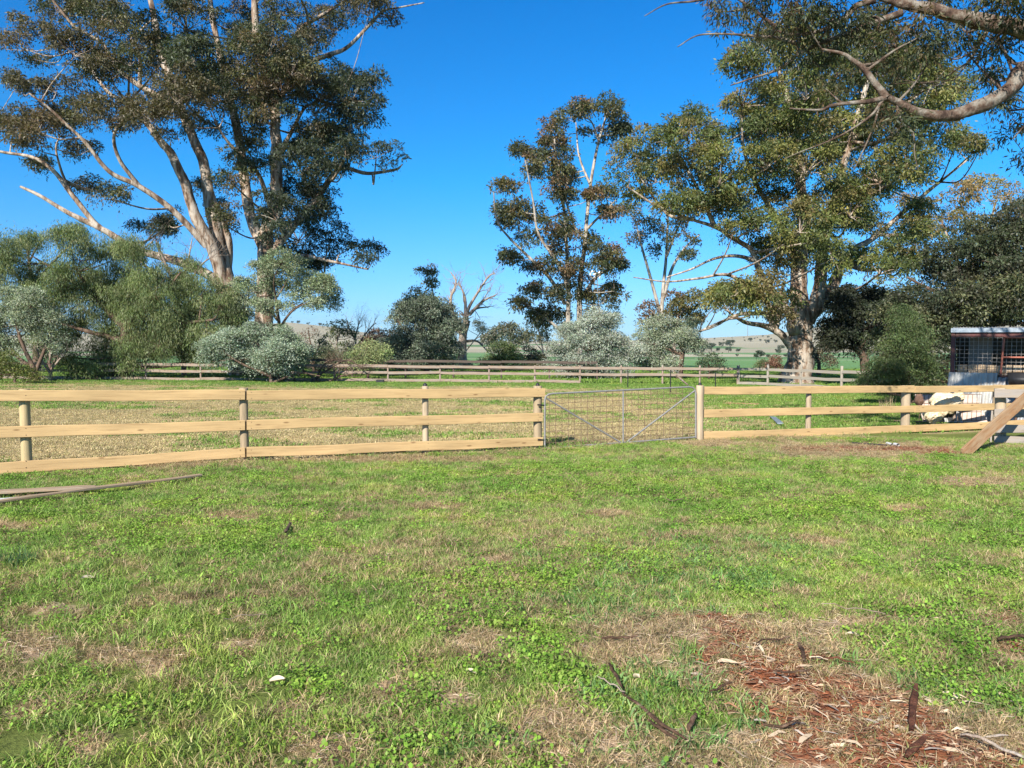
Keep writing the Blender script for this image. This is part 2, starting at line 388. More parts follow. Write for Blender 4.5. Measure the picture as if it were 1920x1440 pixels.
class Tubes:
    def __init__(s): s.V = []; s.Q = []; s.n = 0
    def add(s, P, r, k=8, lump=0.):
        P = np.asarray(P, float); r = np.asarray(r, float); m = len(P)
        T = np.gradient(P, axis=0); T /= np.linalg.norm(T, axis=1)[:, None]+1e-9
        a = np.array([0.31, .95, .05]) if abs(T[0][1]) < .8 else np.array([1, 0, 0.])
        Nn = []
        for t in T:
            a = a-t*np.dot(a, t); a = a/(np.linalg.norm(a)+1e-9); Nn.append(a)
        Nn = np.array(Nn); B = np.cross(T, Nn)
        th = np.linspace(0, 2*np.pi, k, endpoint=False)
        rr = r[:, None]*np.ones(k)[None]
        if lump > 0: rr = rr*(1+lump*(fbm(np.repeat(th[None]*1.6, m, 0), np.repeat(np.arange(m)[:, None]*.45, k, 1), 1.2, int(abs(P[0, 0])*10) % 97, 2)-.5)*2)
        V = P[:, None]+rr[..., None]*(np.cos(th)[None, :, None]*Nn[:, None]+np.sin(th)[None, :, None]*B[:, None])
        s.V.append(V.reshape(-1, 3))
        i = np.arange(m-1)[:, None]*k; j = np.arange(k)[None]; j2 = (j+1) % k
        Q = np.stack([i+j, i+j2, i+k+j2, i+k+j], -1).reshape(-1, 4)+s.n
        s.Q.append(Q); s.n += m*k
    def mesh(s, name, mat): return mesh_np(name, np.concatenate(s.V), np.concatenate(s.Q), None, mat, True)
def catmull(P, sub=5):
    P = np.asarray(P, float)
    if len(P) < 3: 
        t = np.linspace(0, 1, sub+1)[:, None]; return P[0]*(1-t)+P[-1]*t
    Q = np.vstack([2*P[0]-P[1], P, 2*P[-1]-P[-2]]); out = []
    for i in range(1, len(Q)-2):
        for k in range(sub):
            t = k/sub
            out.append(.5*((2*Q[i])+(-Q[i-1]+Q[i+1])*t+(2*Q[i-1]-5*Q[i]+4*Q[i+1]-Q[i+2])*t*t+(-Q[i-1]+3*Q[i]-3*Q[i+1]+Q[i+2])*t**3))
    out.append(P[-1]); return np.array(out)
def leaf_quads(c, d, L, w, cols):
    n = len(c)
    r = rng.normal(0, 1, (n, 3)); s = np.cross(d, r); s /= np.linalg.norm(s, axis=1)[:, None]+1e-9
    L = np.asarray(L)[:, None]; w = np.asarray(w)[:, None]
    nn = np.cross(d, s)
    V = np.stack([c, c+d*L*.45+s*w*.5, c+d*L+nn*L*.12, c+d*L*.45-s*w*.5], 1).reshape(-1, 3)
    Fq = (np.arange(n)*4)[:, None]+np.array([[0, 1, 2, 3]])
    return V, Fq, np.repeat(cols, 4, 0)
def unit(n):
    v = rng.normal(0, 1, (n, 3)); return v/np.linalg.norm(v, axis=1)[:, None]

NLEAF = [0]
LS = .82
PM, LM, WM = 2.0, 1.3, 1.5
def tree(name, label, cat, D0, limbs, clumps, cols, leaf=(.24, .06), puff=.62, ppa=1.6, lpp=110, hang=.6, depth=None, bias=0., dup=0., mat=M_GUM, lmat=M_LEAF,
         base=None, group=None, twig=True, shell=.5, flat=.75, twr=1.0, span=None):
    mpx = D0/F
    T = Tubes(); skel = []   # skeleton: (px, py, D, xyz, r)
    for li, lb in enumerate(limbs):
        pts, r0, r1 = lb[:3]; dds = lb[3] if len(lb) > 3 else rng.uniform(-.4, .4)
        if skel:
            A = np.array([s[:2] for s in skel]); k = np.argmin(((A-np.array(pts[0][:2]))**2).sum(1)); dstart = skel[k][2]
            if ((A[k]-np.array(pts[0][:2]))**2).sum() > 60**2: dstart = D0
        else: dstart = D0
        acc = 0; P = []
        for i, p in enumerate(pts):
            if i: acc += math.hypot(p[0]-pts[i-1][0], p[1]-pts[i-1][1])*mpx
            P.append(at(p[0], p[1], dstart+acc*dds))
        if li == 0 and base is None:
            P[0] = Vector((P[0].x, P[0].y, g1(P[0].x, P[0].y)-.15))
        C = catmull([tuple(p) for p in P], 6); m = len(C); t = np.linspace(0, 1, m)
        rad = (r0+(r1-r0)*t**.85)*mpx*(.86 if r0 > 6 else 1)
        if li == 0: rad = rad*(1+.45*np.exp(-t*9))
        wob = np.stack([fbm(t*m*.21+li*7, t*0+li, 1, 3+li, 2), fbm(t*m*.21, t*0+li*3, 1, 33+li, 2), t*0+.5], -1)-.5
        C = C+wob*rad[:, None]*1.6*np.minimum(t, 1)[:, None]
        T.add(C, rad, 12 if r0 > 8 else (8 if r0 > 3 else 5), .22 if r0 > 8 else .1)
        for i in range(m):
            q, w = proj(C[i, 0], C[i, 1], C[i, 2]); skel.append((float(q), float(w), C[i, 1], C[i], rad[i]))
    SP = np.array([s[3] for s in skel]) if skel else np.array([at(clumps[0][0], clumps[0][1], D0)])
    SR = np.array([s[4] for s in skel]) if skel else np.array([.05])
    xs = np.array([c[0] for c in clumps]) if clumps else np.array([0.])
    cx = (xs.min()+xs.max())/2; W = max((xs.max()-xs.min())/2*1.1, 20)
    dp = depth if depth is not None else W*mpx*.6
    LV = []; LC = []; LD = []; LL = []
    cols = np.array(cols)*(1.22 if lmat is M_LEAF and cols[0][0] > .04 else 1.)
    if dup:
        ex = []
        for c in clumps:
            if rng.random() < dup: ex.append((c[0]+rng.normal(0, .35)*c[2], c[1]+rng.normal(0, .3)*c[3], c[2]*.85, c[3]*.8)+tuple(c[4:]))
        clumps = list(clumps)+ex
    for c in clumps:
        px, py, rx, ry = c[:4]; ck = c[4] if len(c) > 4 else None
        e = math.sqrt(max(0, 1-((px-cx)/W)**2))
        dd = rng.uniform(-1, 1)*dp*e*.9+bias
        cen = np.array(at(px, py, D0+dd)); rxm, rym = rx*mpx, ry*mpx
        ent = SP
        dist = np.linalg.norm(ent-cen, axis=1)+1.2*np.maximum(0, ent[:, 2]-cen[2]+.3)
        k = int(np.argmin(dist)); s0 = ent[k]
        if twig:
            tip = cen-np.array([0, 0, rym*.3]); mid = (s0+tip)/2+np.array([0, 0, -.06*np.linalg.norm(tip-s0)])+rng.normal(0, .05, 3)*np.linalg.norm(tip-s0)
            br = min(SR[k]*.7, (.035+.012*np.linalg.norm(tip-s0))*twr)
            cv = catmull([s0, mid, tip], 5); T.add(cv, np.linspace(br, br*.45, len(cv)), 5)
        npf = max(4, int(PM*ppa*rxm*rym*math.pi*(.62/puff)**2))
        for j in range(npf):
            u = unit(1)[0]; rr = rng.uniform(.25, 1)**.6
            o = u*rr*np.array([rxm, (rxm+rym)*.45, rym])
            if o[2] < 0 and rng.random() < .35: o[2] *= -1
            pc = cen+o; pr = puff*rng.uniform(.55, 1.2)
            if twig and rng.random() < .6:
                st = tip; md = (st+pc)/2+rng.normal(0, .06, 3)*np.linalg.norm(pc-st)
                cv = catmull([st, md, pc-np.array([0, 0, pr*.3])], 3); T.add(cv, np.linspace(br*.42, .006*D0/40*twr, len(cv)), 3)
            n = int(LM*lpp*(1.35 if leaf[0] > .14 else 1.1)*(pr/puff)**2*rng.uniform(.7, 1.3))
            d = unit(n); fl = (d[:, 2] < -.15) & (rng.random(n) < .6); d[fl, 2] *= -1
            rq = shell+(1-shell)*rng.random(n); tail = rng.random(n) < (.12 if cat == 'tree' else .26); rq = np.where(tail, rng.uniform(.8, 1.5, n), rq)
            q = pc+d*(pr*rq)[:, None]*np.array([1, 1, flat])+(tail*rng.uniform(-.5, .1, n)*pr)[:, None]*np.array([0, 0, 1.])
            dr = d*.55+unit(n)*.75; dr[:, 2] -= hang; dr /= np.linalg.norm(dr, axis=1)[:, None]
            base_c = cols[ck if ck is not None else rng.integers(0, len(cols))]
            hue = base_c*rng.uniform(.8, 1.2)
            cc = hue*rng.uniform(.65, 1.45, (n, 1))*(1+rng.normal(0, .06, (n, 3)))
            LV.append(q); LC.append(cc); LD.append(dr); LL.append(np.full(n, leaf[0]*LS)*rng.uniform(.6, 1.3, n))
    b0 = SP[0] if limbs else SP[0]
    bx, by = float(b0[0]), float(b0[1]); bz = g1(bx, by) if base is None else float(b0[2])
    root = empty(name, (bx, by, bz), label, cat, group)
    off = np.array([bx, by, bz])
    if T.V:
        T.V = [v-off for v in T.V]
        link('trunk' if cat == 'tree' else 'stems', T.mesh('trunk', mat), root)
    if LV:
        q = np.concatenate(LV)-off; dr = np.concatenate(LD); L = np.concatenate(LL); cc = np.clip(np.concatenate(LC), .004, .9)
        V, Fq, C = leaf_quads(q, dr, L, L*leaf[1]/leaf[0]*WM, cc); NLEAF[0] += len(q)
        link('crown' if cat == 'tree' else 'foliage', mesh_np('crown', V, Fq, C, lmat), root)
    return root
# ------------------------------------------------------------------ the trees
GL = [(.052,.064,.032), (.066,.074,.032), (.105,.080,.042), (.085,.074,.038), (.045,.056,.032), (.09,.088,.038)]
tree('gum_tree', 'huge many trunked gum on the left whose crown runs off the top of the picture', 'tree', 52, [
 ([(462,712),(448,640),(432,585),(425,540)], 27, 20, 0),
 ([(425,548),(400,470),(365,400),(345,340),(320,290),(298,262),(270,225),(240,190)], 15, 5, -.2),
 ([(432,550),(415,480),(398,390),(380,300),(350,235),(315,130),(290,40),(270,-60)], 17, 5, .05),
 ([(470,712),(492,640),(497,560),(498,500),(500,430),(515,370),(514,300),(520,240),(505,150),(480,60),(475,-80)], 23, 6, .0),
 ([(498,470),(470,400),(458,330),(445,240),(420,130),(400,40),(380,-60)], 14, 5, .2),
 ([(428,560),(400,522),(340,492),(260,470),(200,435),(130,400),(80,370),(38,350)], 12, 2.5, -.1),
 ([(190,430),(170,410),(135,365),(100,320),(60,295),(0,284),(-40,270)], 6, 1.8, -.1),
 ([(135,365),(115,320),(105,280),(112,255)], 3, 1.2),
 ([(503,480),(545,430),(585,385),(612,345),(640,315),(690,325),(740,318),(755,308)], 10, 1.5, .15),
 ([(388,462),(330,400),(262,350),(205,322),(160,268),(100,210),(55,175)], 8, 1.8, -.3),
 ([(262,350),(225,300),(215,250),(240,215)], 4, 2),
 ([(318,190),(260,160),(215,120),(190,80),(140,50),(90,-10)], 7, 2, -.2),
 ([(262,160),(262,110),(255,70),(290,30)], 4, 1.5),
 ([(240,195),(200,170),(160,110),(120,60)], 4, 1.5),
 ([(512,200),(528,120),(560,60),(600,30),(650,0),(690,-40)], 7, 2, .1),
 ([(520,190),(560,130),(610,105),(650,90),(690,50),(720,20),(745,15),(795,5)], 7, 1, .1),
 ([(505,500),(560,480),(620,490),(690,505)], 6, 1.5, .1),
 ([(520,300),(545,250),(570,205),(600,190)], 5, 1.5, -.4),
 ([(505,380),(480,320),(430,270),(410,240)], 5, 1.5, -.5),
 ([(398,390),(425,440),(430,500),(440,560)], 6, 9, .1),
],
 [(20,75,18,22,2),(70,58,48,28,3),(28,160,32,22,3),(60,105,30,20),(105,165,42,30,3),(28,235,42,32,3),(95,225,50,30,2),(150,215,50,30),(205,215,55,38,3),(190,140,55,38),(140,90,50,42,3),
 (110,15,60,30),(190,30,60,36),(250,55,50,40),(300,105,40,40),(245,115,36,26),(350,40,50,50),(330,175,55,45,3),(285,215,55,38,3),(375,235,40,25),(420,180,60,38),(360,105,45,45,0),(440,120,65,50),
 (500,90,55,45),(450,40,50,35),(530,165,65,50,2),(590,195,55,55),(480,215,55,42),(560,120,50,45),(625,155,42,45),(660,175,45,45,4),(702,165,30,38,4),(655,235,55,38,4),(705,290,46,20,4),(648,285,34,22,4),  # last index picks the darkest green, painting in the crown's shaded right side
 (600,260,48,45,4),(560,300,55,45,4),(622,320,26,18,4),(560,365,48,45,4),(600,395,40,38,4),(560,440,55,40,4),(620,440,34,26,4),(570,495,60,26,4),(600,480,36,22,4),(650,465,38,14,4),(690,490,20,12,4),(708,465,16,14,4),
 (392,360,34,30),(425,415,30,30),(290,428,50,22,4),(165,350,36,16),(210,368,36,18),(80,312,28,11),(325,410,24,20),(630,45,44,40),(590,60,32,30),(690,20,44,32,3),(728,38,16,22,2),(540,20,50,30),(700,-20,45,25),
 (200,-60,90,45),(350,-80,100,60),(500,-100,110,60),(640,-60,70,35),(420,-170,110,40),(460,290,40,36),(520,400,40,40,4),(440,340,30,26),(150,285,46,22,3),(60,270,30,22,3)],
 GL, leaf=(.25,.055), ppa=1.35, lpp=115, dup=.42, bias=-1)

RG = [(.13,.142,.040), (.16,.152,.045), (.095,.115,.036), (.15,.125,.05), (.078,.098,.034)]
tree('gum_tree', 'broad olive green gum with a thick pale trunk behind the far fence corner', 'tree', 46, [
 ([(1494,716),(1497,670),(1502,630),(1510,590)], 29, 25, 0),
 ([(1503,615),(1497,540),(1502,480),(1506,420),(1500,340),(1490,250),(1470,170),(1450,90)], 22, 3, .1),
 ([(1514,600),(1534,550),(1541,500),(1549,440),(1570,350),(1600,250),(1625,160),(1640,90)], 16, 3, -.05),
 ([(1522,592),(1556,550),(1572,505),(1600,470),(1640,445),(1690,400),(1750,350),(1815,300)], 13, 2, .1),
 ([(1560,548),(1575,520),(1570,490)], 8, 4, -.3),
 ([(1488,655),(1462,625),(1435,612),(1400,605),(1372,590)], 10, 2.5, -.2),
 ([(1455,618),(1437,590),(1410,588),(1385,590),(1350,604),(1312,622)], 7, 2, -.3),
 ([(1450,610),(1440,570),(1410,550),(1380,535)], 7, 2, -.2),
 ([(1455,612),(1462,575),(1470,530)], 6, 3, .2),
 ([(1490,600),(1455,555),(1430,522),(1418,492),(1406,466),(1372,445),(1340,425),(1300,412),(1230,385),(1175,350)], 9, 1.6, -.25),
 ([(1416,488),(1380,480),(1340,485),(1295,505),(1250,520)], 4, 1.2, -.1),
 ([(1400,535),(1362,515),(1310,522),(1250,528),(1188,520)], 4, .9, -.3),
 ([(1340,425),(1320,380),(1290,320),(1250,260)], 5, 1.5),
 ([(1300,412),(1250,400),(1200,330)], 4, 1.5),
 ([(1502,470),(1450,400),(1400,300),(1390,200)], 8, 2, -.2),
 ([(1548,460),(1600,500),(1650,505),(1700,490)], 6, 2, -.3),
 ([(1600,260),(1660,230),(1720,180),(1770,140)], 5, 1.5, .1),
 ([(1640,440),(1700,440),(1745,430)], 4, 1.5, .1),
],
 [(1395,562,50,22),(1362,548,22,20),(1380,545,36,24),(1440,552,42,32,3),(1470,590,24,18,3),(1345,570,16,20),(1470,560,30,20),
 (1460,470,55,45),(1420,420,55,42),(1500,420,50,45),(1440,350,60,46),(1560,380,55,46),(1510,300,62,55),(1580,300,55,46),(1650,330,55,42),(1700,310,50,40),(1620,415,45,34),(1685,450,50,26),(1720,395,40,25),
 (1600,490,44,28),(1650,505,55,26),(1560,475,30,30),(1700,490,44,22),(1735,435,34,22),
 (1195,285,45,24),(1240,255,40,32),(1290,245,45,34),(1335,265,40,36),(1180,320,36,28),(1230,330,50,40),(1290,320,55,46),(1350,330,46,46),(1200,365,30,18),(1260,385,46,30),(1320,390,46,32),(1370,380,40,34),(1390,430,34,24),
 (1388,205,24,40),(1420,245,38,44),(1450,185,46,46),(1400,118,32,34),(1440,85,38,36),(1500,120,55,55),(1500,200,55,46),(1560,220,55,46),(1560,150,55,55),(1440,300,46,44),(1620,200,55,55),(1640,262,55,44),(1680,185,46,46),
 (1745,150,52,40),(1792,165,40,34),(1720,255,52,34),(1790,268,42,22),(1835,272,26,14),(1750,215,50,34),(1550,440,26,24),(1700,120,40,40),(1600,90,55,45),(1520,60,45,36),(1500,460,40,34),(1540,505,34,30),(1530,420,40,34),(1560,250,50,40),(1480,250,46,40),(1620,360,46,40)],
 RG, leaf=(.23,.055), ppa=1.4, lpp=115, dup=.6, bias=-2)

tree('gum_tree', 'tall slender gum with thin white trunks rising behind the broad silver bush', 'tree', 72, [
 ([(1062,712),(1064,640),(1066,560),(1064,480),(1058,400),(1046,320),(1040,260)], 6.5, 2, 0),
 ([(1086,712),(1086,620),(1088,540),(1097,450),(1106,350),(1122,265),(1140,205)], 8, 2, .05),
 ([(1060,570),(1030,520),(990,480),(950,440),(930,410),(926,360)], 4, 1, -.2),
 ([(1090,560),(1118,520),(1150,500),(1168,480)], 4, 1, .1),
 ([(1100,430),(1130,400),(1158,372)], 3, 1),
 ([(1066,640),(1040,610),(1005,585),(980,562)], 4, 1, -.2),
 ([(1108,350),(1085,290),(1080,230)], 3, 1.2),
 ([(1070,560),(1050,500),(1010,440),(1000,380),(985,300)], 4, 1.2, -.2),
 ([(1098,450),(1075,420),(1055,350)], 3, 1.2),
 ([(1122,265),(1110,230),(1090,215)], 2, 1),
],
 [(1132,200,30,16),(1090,205,26,16),(1060,216,32,18),(1040,238,22,16),(1146,222,20,22),(1116,246,28,18),(1050,262,18,14),(1170,245,9,6),(985,280,20,11),(1008,300,20,17),(1040,308,26,26),(1060,332,22,22),
 (1008,330,18,18),(945,348,26,12),(945,396,20,16),(955,416,20,12),(970,392,16,14),(1000,404,20,16),(1060,375,20,22),(1050,418,32,22),(1040,350,26,18),(990,448,28,20),(1030,450,32,26),(1070,440,22,26),
 (1060,478,28,24),(958,488,20,14),(1000,498,28,16),(1130,360,26,14),(1112,365,14,12),(1140,398,24,12),(1150,476,32,15),(1110,460,20,18),(1125,500,22,18),(1152,535,20,36),(1130,560,26,30),(1100,565,26,34),
 (1060,530,30,28),(1000,543,28,14),(974,568,18,13),(1030,560,36,26),(1040,598,30,20),(1010,598,24,14),(1160,500,18,16),(1090,510,26,22),(1020,270,14,8)],
 [(.085,.085,.035),(.10,.09,.035),(.13,.085,.045),(.065,.075,.035),(.055,.065,.035)], leaf=(.36,.09), ppa=.8, lpp=100, puff=.85, mat=M_GUMW, dup=1.)
tree('gum_tree', 'distant open crowned gum with forked white limbs seen below the broad olive gum', 'tree', 88, [
 ([(1243,705),(1241,620),(1242,560),(1250,480),(1252,400)], 6, 1.6, 0),
 ([(1241,600),(1222,530),(1203,460),(1190,410)], 4, 1.2, -.1),
 ([(1243,560),(1262,500),(1285,465),(1312,440)], 4, 1.2, .1),
 ([(1250,480),(1270,430),(1290,390)], 3, 1)],
 [(1200,410,20,17),(1225,430,22,18),(1198,448,16,16),(1250,402,22,22),(1262,440,18,22),(1282,430,18,22),(1300,455,22,16),(1290,482,18,12),(1292,392,26,18),(1225,470,14,14),(1240,380,26,16),(1180,395,16,12)],
 [(.085,.085,.035),(.11,.085,.04),(.07,.08,.035)], leaf=(.42,.10), ppa=.6, lpp=90, puff=1.0, mat=M_GUMW)
tree('gum_tree', 'small rounded gum with reddish brown and olive leaves behind the right silver bush', 'tree', 66, [
 ([(1262,705),(1264,640),(1272,590)], 5, 3, 0), ([(1266,620),(1240,600),(1218,580)], 3, 1), ([(1272,590),(1300,570)], 3, 1)],
 [(1285,568,34,24,0),(1305,590,18,16,0),(1270,600,24,20,0),(1214,582,18,16,1),(1222,600,16,12,1),(1270,560,20,18,1),(1300,610,16,12)],
 [(.12,.11,.04),(.14,.09,.055)], leaf=(.33,.09), ppa=1.0, lpp=110, puff=.8)
tree('gum_tree', 'pale bronze gum crowns rising behind the dark trees at the right edge', 'tree', 78, [
 ([(1845,705),(1835,600),(1820,500),(1815,430),(1800,380)], 7, 2, 0), ([(1820,500),(1850,440),(1870,370)], 5, 1.5), ([(1835,560),(1790,480),(1765,410)], 4, 1.5), ([(1850,470),(1900,420),(1935,390)], 4, 1.5),
 ([(1880,500),(1920,440),(1960,400)], 4, 1.5)],
 [(1760,378,34,20),(1800,366,34,20),(1842,350,34,16),(1880,352,38,18),(1905,375,34,20),(1820,395,42,22),(1770,408,38,22),(1850,420,42,22),(1900,425,36,22),(1960,395,40,25),(1745,425,26,18),(1800,440,40,22),(1930,440,40,24),(1700,420,26,18),(1690,380,20,14)],
 [(.21,.155,.05),(.18,.15,.055),(.23,.16,.07)], leaf=(.42,.09), ppa=.8, lpp=110, puff=1.0)

DK = [(.03,.037,.022),(.039,.045,.024),(.026,.033,.022)]  # dark evergreen leaves, with the shade over these trees put into the colour
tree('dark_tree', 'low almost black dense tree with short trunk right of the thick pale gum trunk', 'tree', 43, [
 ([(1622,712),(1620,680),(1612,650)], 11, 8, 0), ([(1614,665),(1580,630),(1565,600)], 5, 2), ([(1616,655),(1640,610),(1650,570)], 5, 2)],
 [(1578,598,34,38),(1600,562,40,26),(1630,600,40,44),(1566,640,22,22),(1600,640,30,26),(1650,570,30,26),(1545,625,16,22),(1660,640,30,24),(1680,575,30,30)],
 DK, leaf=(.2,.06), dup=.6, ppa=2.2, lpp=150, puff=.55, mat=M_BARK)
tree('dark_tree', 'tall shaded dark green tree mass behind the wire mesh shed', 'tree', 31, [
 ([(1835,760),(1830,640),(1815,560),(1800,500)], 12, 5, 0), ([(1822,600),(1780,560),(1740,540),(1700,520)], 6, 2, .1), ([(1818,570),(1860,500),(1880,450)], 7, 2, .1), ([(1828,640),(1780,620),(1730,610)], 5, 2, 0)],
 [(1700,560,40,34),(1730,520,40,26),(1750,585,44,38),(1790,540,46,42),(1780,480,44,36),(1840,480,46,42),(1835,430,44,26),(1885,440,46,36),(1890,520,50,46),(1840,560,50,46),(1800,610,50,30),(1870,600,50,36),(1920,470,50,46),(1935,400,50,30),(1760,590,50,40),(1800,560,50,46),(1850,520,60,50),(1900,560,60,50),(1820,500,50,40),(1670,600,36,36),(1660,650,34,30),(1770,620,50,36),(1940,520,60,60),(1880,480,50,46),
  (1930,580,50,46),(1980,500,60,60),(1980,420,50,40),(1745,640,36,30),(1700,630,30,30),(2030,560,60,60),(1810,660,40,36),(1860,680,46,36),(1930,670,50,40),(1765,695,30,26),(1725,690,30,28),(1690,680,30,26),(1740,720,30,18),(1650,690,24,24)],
 [(.042,.052,.028),(.05,.062,.030),(.048,.050,.028),(.10,.105,.05)], leaf=(.15,.045), ppa=1.9, lpp=130, puff=.5, mat=M_BARK, dup=.25)  # leaf colours kept dark in place of cast shade
tree('feathery_bush', 'feathery mid green bush hanging over the grey rails left of the shed', 'bush', 27, [
 ([(1705,748),(1702,700),(1698,650)], 5, 2, 0), ([(1702,700),(1670,680),(1650,690)], 3, 1), ([(1702,690),(1730,650),(1740,620)], 3, 1)],
 [(1695,600,26,24),(1705,625,30,26),(1690,655,36,26),(1720,660,30,30),(1660,690,34,20),(1640,712,28,14),(1690,705,34,24),(1730,700,30,28),(1620,722,24,9),(1680,728,40,14),(1740,735,30,14)],
 [(.07,.10,.035),(.055,.08,.03),(.085,.11,.04)], leaf=(.10,.022), ppa=3.4, lpp=130, puff=.32, mat=M_BARK, hang=.8)

# pepper tree and bushes on the left
PP = [(.12,.155,.06),(.15,.18,.07),(.085,.11,.045),(.19,.21,.10),(.12,.16,.055)]
tree('pepper_tree', 'wide weeping pepper tree with feathery green foliage hanging over the far fence on the left', 'tree', 45, [
 ([(235,715),(232,660),(240,600),(250,540)], 13, 5, 0), ([(238,620),(180,560),(140,500)], 7, 2), ([(240,610),(300,560),(340,510)], 7, 2), ([(236,640),(160,620),(90,600)], 6, 2), ([(240,640),(320,610),(400,600)], 6, 2),
 ([(180,560),(110,510),(60,480)], 4, 1.2, .3)],
 [(110,520,40,40),(150,480,36,30),(200,470,40,26),(250,480,36,26),(100,570,40,40),(160,550,44,46),(215,530,44,42),(270,530,40,42),(320,540,36,34),(360,540,30,28),(150,620,44,40),(210,600,44,46),(270,600,44,46),
  (325,600,40,44),(380,590,36,38),(410,570,28,28),(200,660,34,40),(240,670,30,40),(215,700,30,22),(190,690,20,24),(330,655,30,26),(390,640,36,30),(360,650,30,30),(120,660,36,30),(60,520,36,26),(430,600,26,26),(60,575,40,36),(140,690,30,24),(170,700,30,16),(250,640,40,36),(290,660,36,36),(300,640,40,30),(360,670,34,26),(410,650,34,30),(440,640,30,26),(90,640,40,36),(350,610,40,36),(180,560,46,40),(240,560,46,40),(20,480,34,26),(50,455,30,18),(-20,520,40,40),(130,445,40,18),(380,540,34,24),(430,570,30,26),(350,500,30,20)],
 PP, leaf=(.20,.024), ppa=2.2, dup=.55, lpp=150, puff=.55, hang=1.5, mat=M_BARK, flat=1.25, depth=3.5)
tree('pepper_tree', 'sparse bluish twiggy tree top showing above the pepper tree at the left edge', 'tree', 60, [
 ([(70,712),(66,600),(60,520),(50,460)], 7, 2, 0), ([(62,540),(110,480),(150,450)], 3, 1), ([(62,560),(20,500),(-10,470)], 3, 1), ([(55,490),(80,450),(110,440)], 2, .8)],
 [(30,480,34,26),(70,462,34,20),(110,455,30,18),(10,520,34,26),(-30,500,40,36),(60,520,34,26),(150,448,24,14)],
 [(.06,.085,.05),(.05,.07,.045)], leaf=(.22,.03), ppa=1.6, lpp=110, puff=.75, hang=.9, mat=M_BARK)
SB = [(.26,.30,.20),(.30,.34,.24),(.22,.26,.18),(.20,.24,.13)]
tree('silver_bush', 'grey green bush on dark crooked stems at far left before the pepper tree', 'bush', 41, [
 ([(70,722),(62,690),(45,650),(30,610)], 6, 2, 0), ([(66,700),(85,650),(95,620)], 4, 1.2), ([(60,690),(20,660),(-10,640)], 4, 1.2)],
 [(20,560,32,26),(60,570,32,24),(0,600,34,26),(45,610,36,26),(90,600,30,22),(100,640,24,22),(10,650,34,24),(-30,620,36,34),(60,560,24,16)],
 SB, leaf=(.12,.035), dup=.7, ppa=2.6, lpp=130, puff=.42, hang=0, mat=M_BARK, lmat=M_PALE)
tree('yellow_green_bush', 'low yellowish green bush at the far left edge below the grey green bush', 'bush', 38, [([(30,724),(25,700),(15,680)], 3, 1, 0)],
 [(5,690,28,22),(35,700,28,18),(60,708,20,12),(10,670,22,14),(-30,690,30,24)],
 [(.16,.17,.05),(.12,.14,.045)], leaf=(.11,.035), ppa=2.6, lpp=120, puff=.4, hang=0, mat=M_BARK)
tree('silver_tree', 'round headed grey green small tree on a thin dark trunk before the huge gum', 'tree', 46, [
 ([(522,712),(520,660),(524,610),(518,560)], 5, 2.5, 0), ([(522,620),(545,585),(580,560)], 3, 1), ([(520,600),(490,560),(470,540)], 3, 1), ([(524,640),(535,600),(560,575),(600,560)], 2.5, 1)],
 [(500,505,38,24),(545,500,36,22),(470,540,36,26),(520,540,40,28),(575,530,36,26),(605,545,26,22),(455,575,28,22),(500,575,30,18),(620,570,18,18),(585,570,26,16),(550,565,30,18),(450,600,24,16)],
 [(.24,.28,.16),(.20,.25,.13),(.27,.31,.20)], leaf=(.13,.04), dup=.5, ppa=2.2, lpp=120, puff=.42, hang=0, mat=M_BARK, lmat=M_PALE)
tree('silver_bush', 'pale blue green bush spilling over the far fence rails beneath the round headed grey tree', 'bush', 42, [
 ([(510,722),(505,690),(490,650)], 4, 1.5, 0), ([(508,705),(540,670),(560,650)], 3, 1), ([(506,705),(450,680),(420,660)], 3, 1), ([(510,718),(560,700),(600,705)], 3, 1)],
 [(400,655,30,22),(440,640,30,22),(480,630,34,22),(530,640,34,24),(555,665,28,22),(510,670,40,22),(450,670,40,20),(480,690,40,10),(530,692,36,9),(395,675,22,12)],
 [(.27,.33,.23),(.31,.36,.27),(.20,.25,.16)], leaf=(.12,.038), dup=.8, ppa=2.8, lpp=130, puff=.4, hang=0, mat=M_BARK, lmat=M_PALE)
tree('dark_silver_bush', 'tall dense dark grey green bush left of the dead tree', 'bush', 56, [
 ([(800,708),(798,660),(795,610)], 6, 3, 0), ([(798,650),(760,620),(745,600)], 3, 1), ([(798,640),(830,600),(835,585)], 3, 1)],
 [(800,575,34,20),(770,590,30,24),(830,590,28,24),(745,600,18,18),(790,610,40,26),(840,620,26,26),(760,640,34,26),(810,650,40,30),(845,660,20,24),(770,680,40,18),(820,685,40,16),(730,660,26,22),(710,680,24,14)],
 [(.15,.18,.12),(.19,.22,.16),(.10,.125,.09)], leaf=(.16,.055), ppa=2.4, dup=.8, lpp=130, puff=.55, hang=0, mat=M_BARK, lmat=M_PALE)
tree('silver_bush', 'broad silver leaved bush left of centre gate, under the slender white gum', 'bush', 51, [
 ([(1120,712),(1118,680),(1105,650)], 5, 2, 0), ([(1118,690),(1070,660),(1050,640)], 3, 1), ([(1118,690),(1150,650),(1160,630)], 3, 1), ([(1112,700),(1150,690),(1175,680)], 3, 1)],
 [(1110,612,30,20),(1140,610,26,20),(1080,625,30,22),(1150,640,34,26),(1100,650,38,28),(1055,655,30,26),(1045,685,26,14),(1090,685,36,18),(1140,680,36,22),(1180,670,24,22),(1130,700,40,10),(1070,703,30,8),(1170,695,20,12)],
 [(.31,.34,.27),(.35,.38,.31),(.25,.29,.22)], leaf=(.13,.042), dup=.6, ppa=2.3, lpp=130, puff=.46, hang=0, mat=M_BARK, lmat=M_PALE)
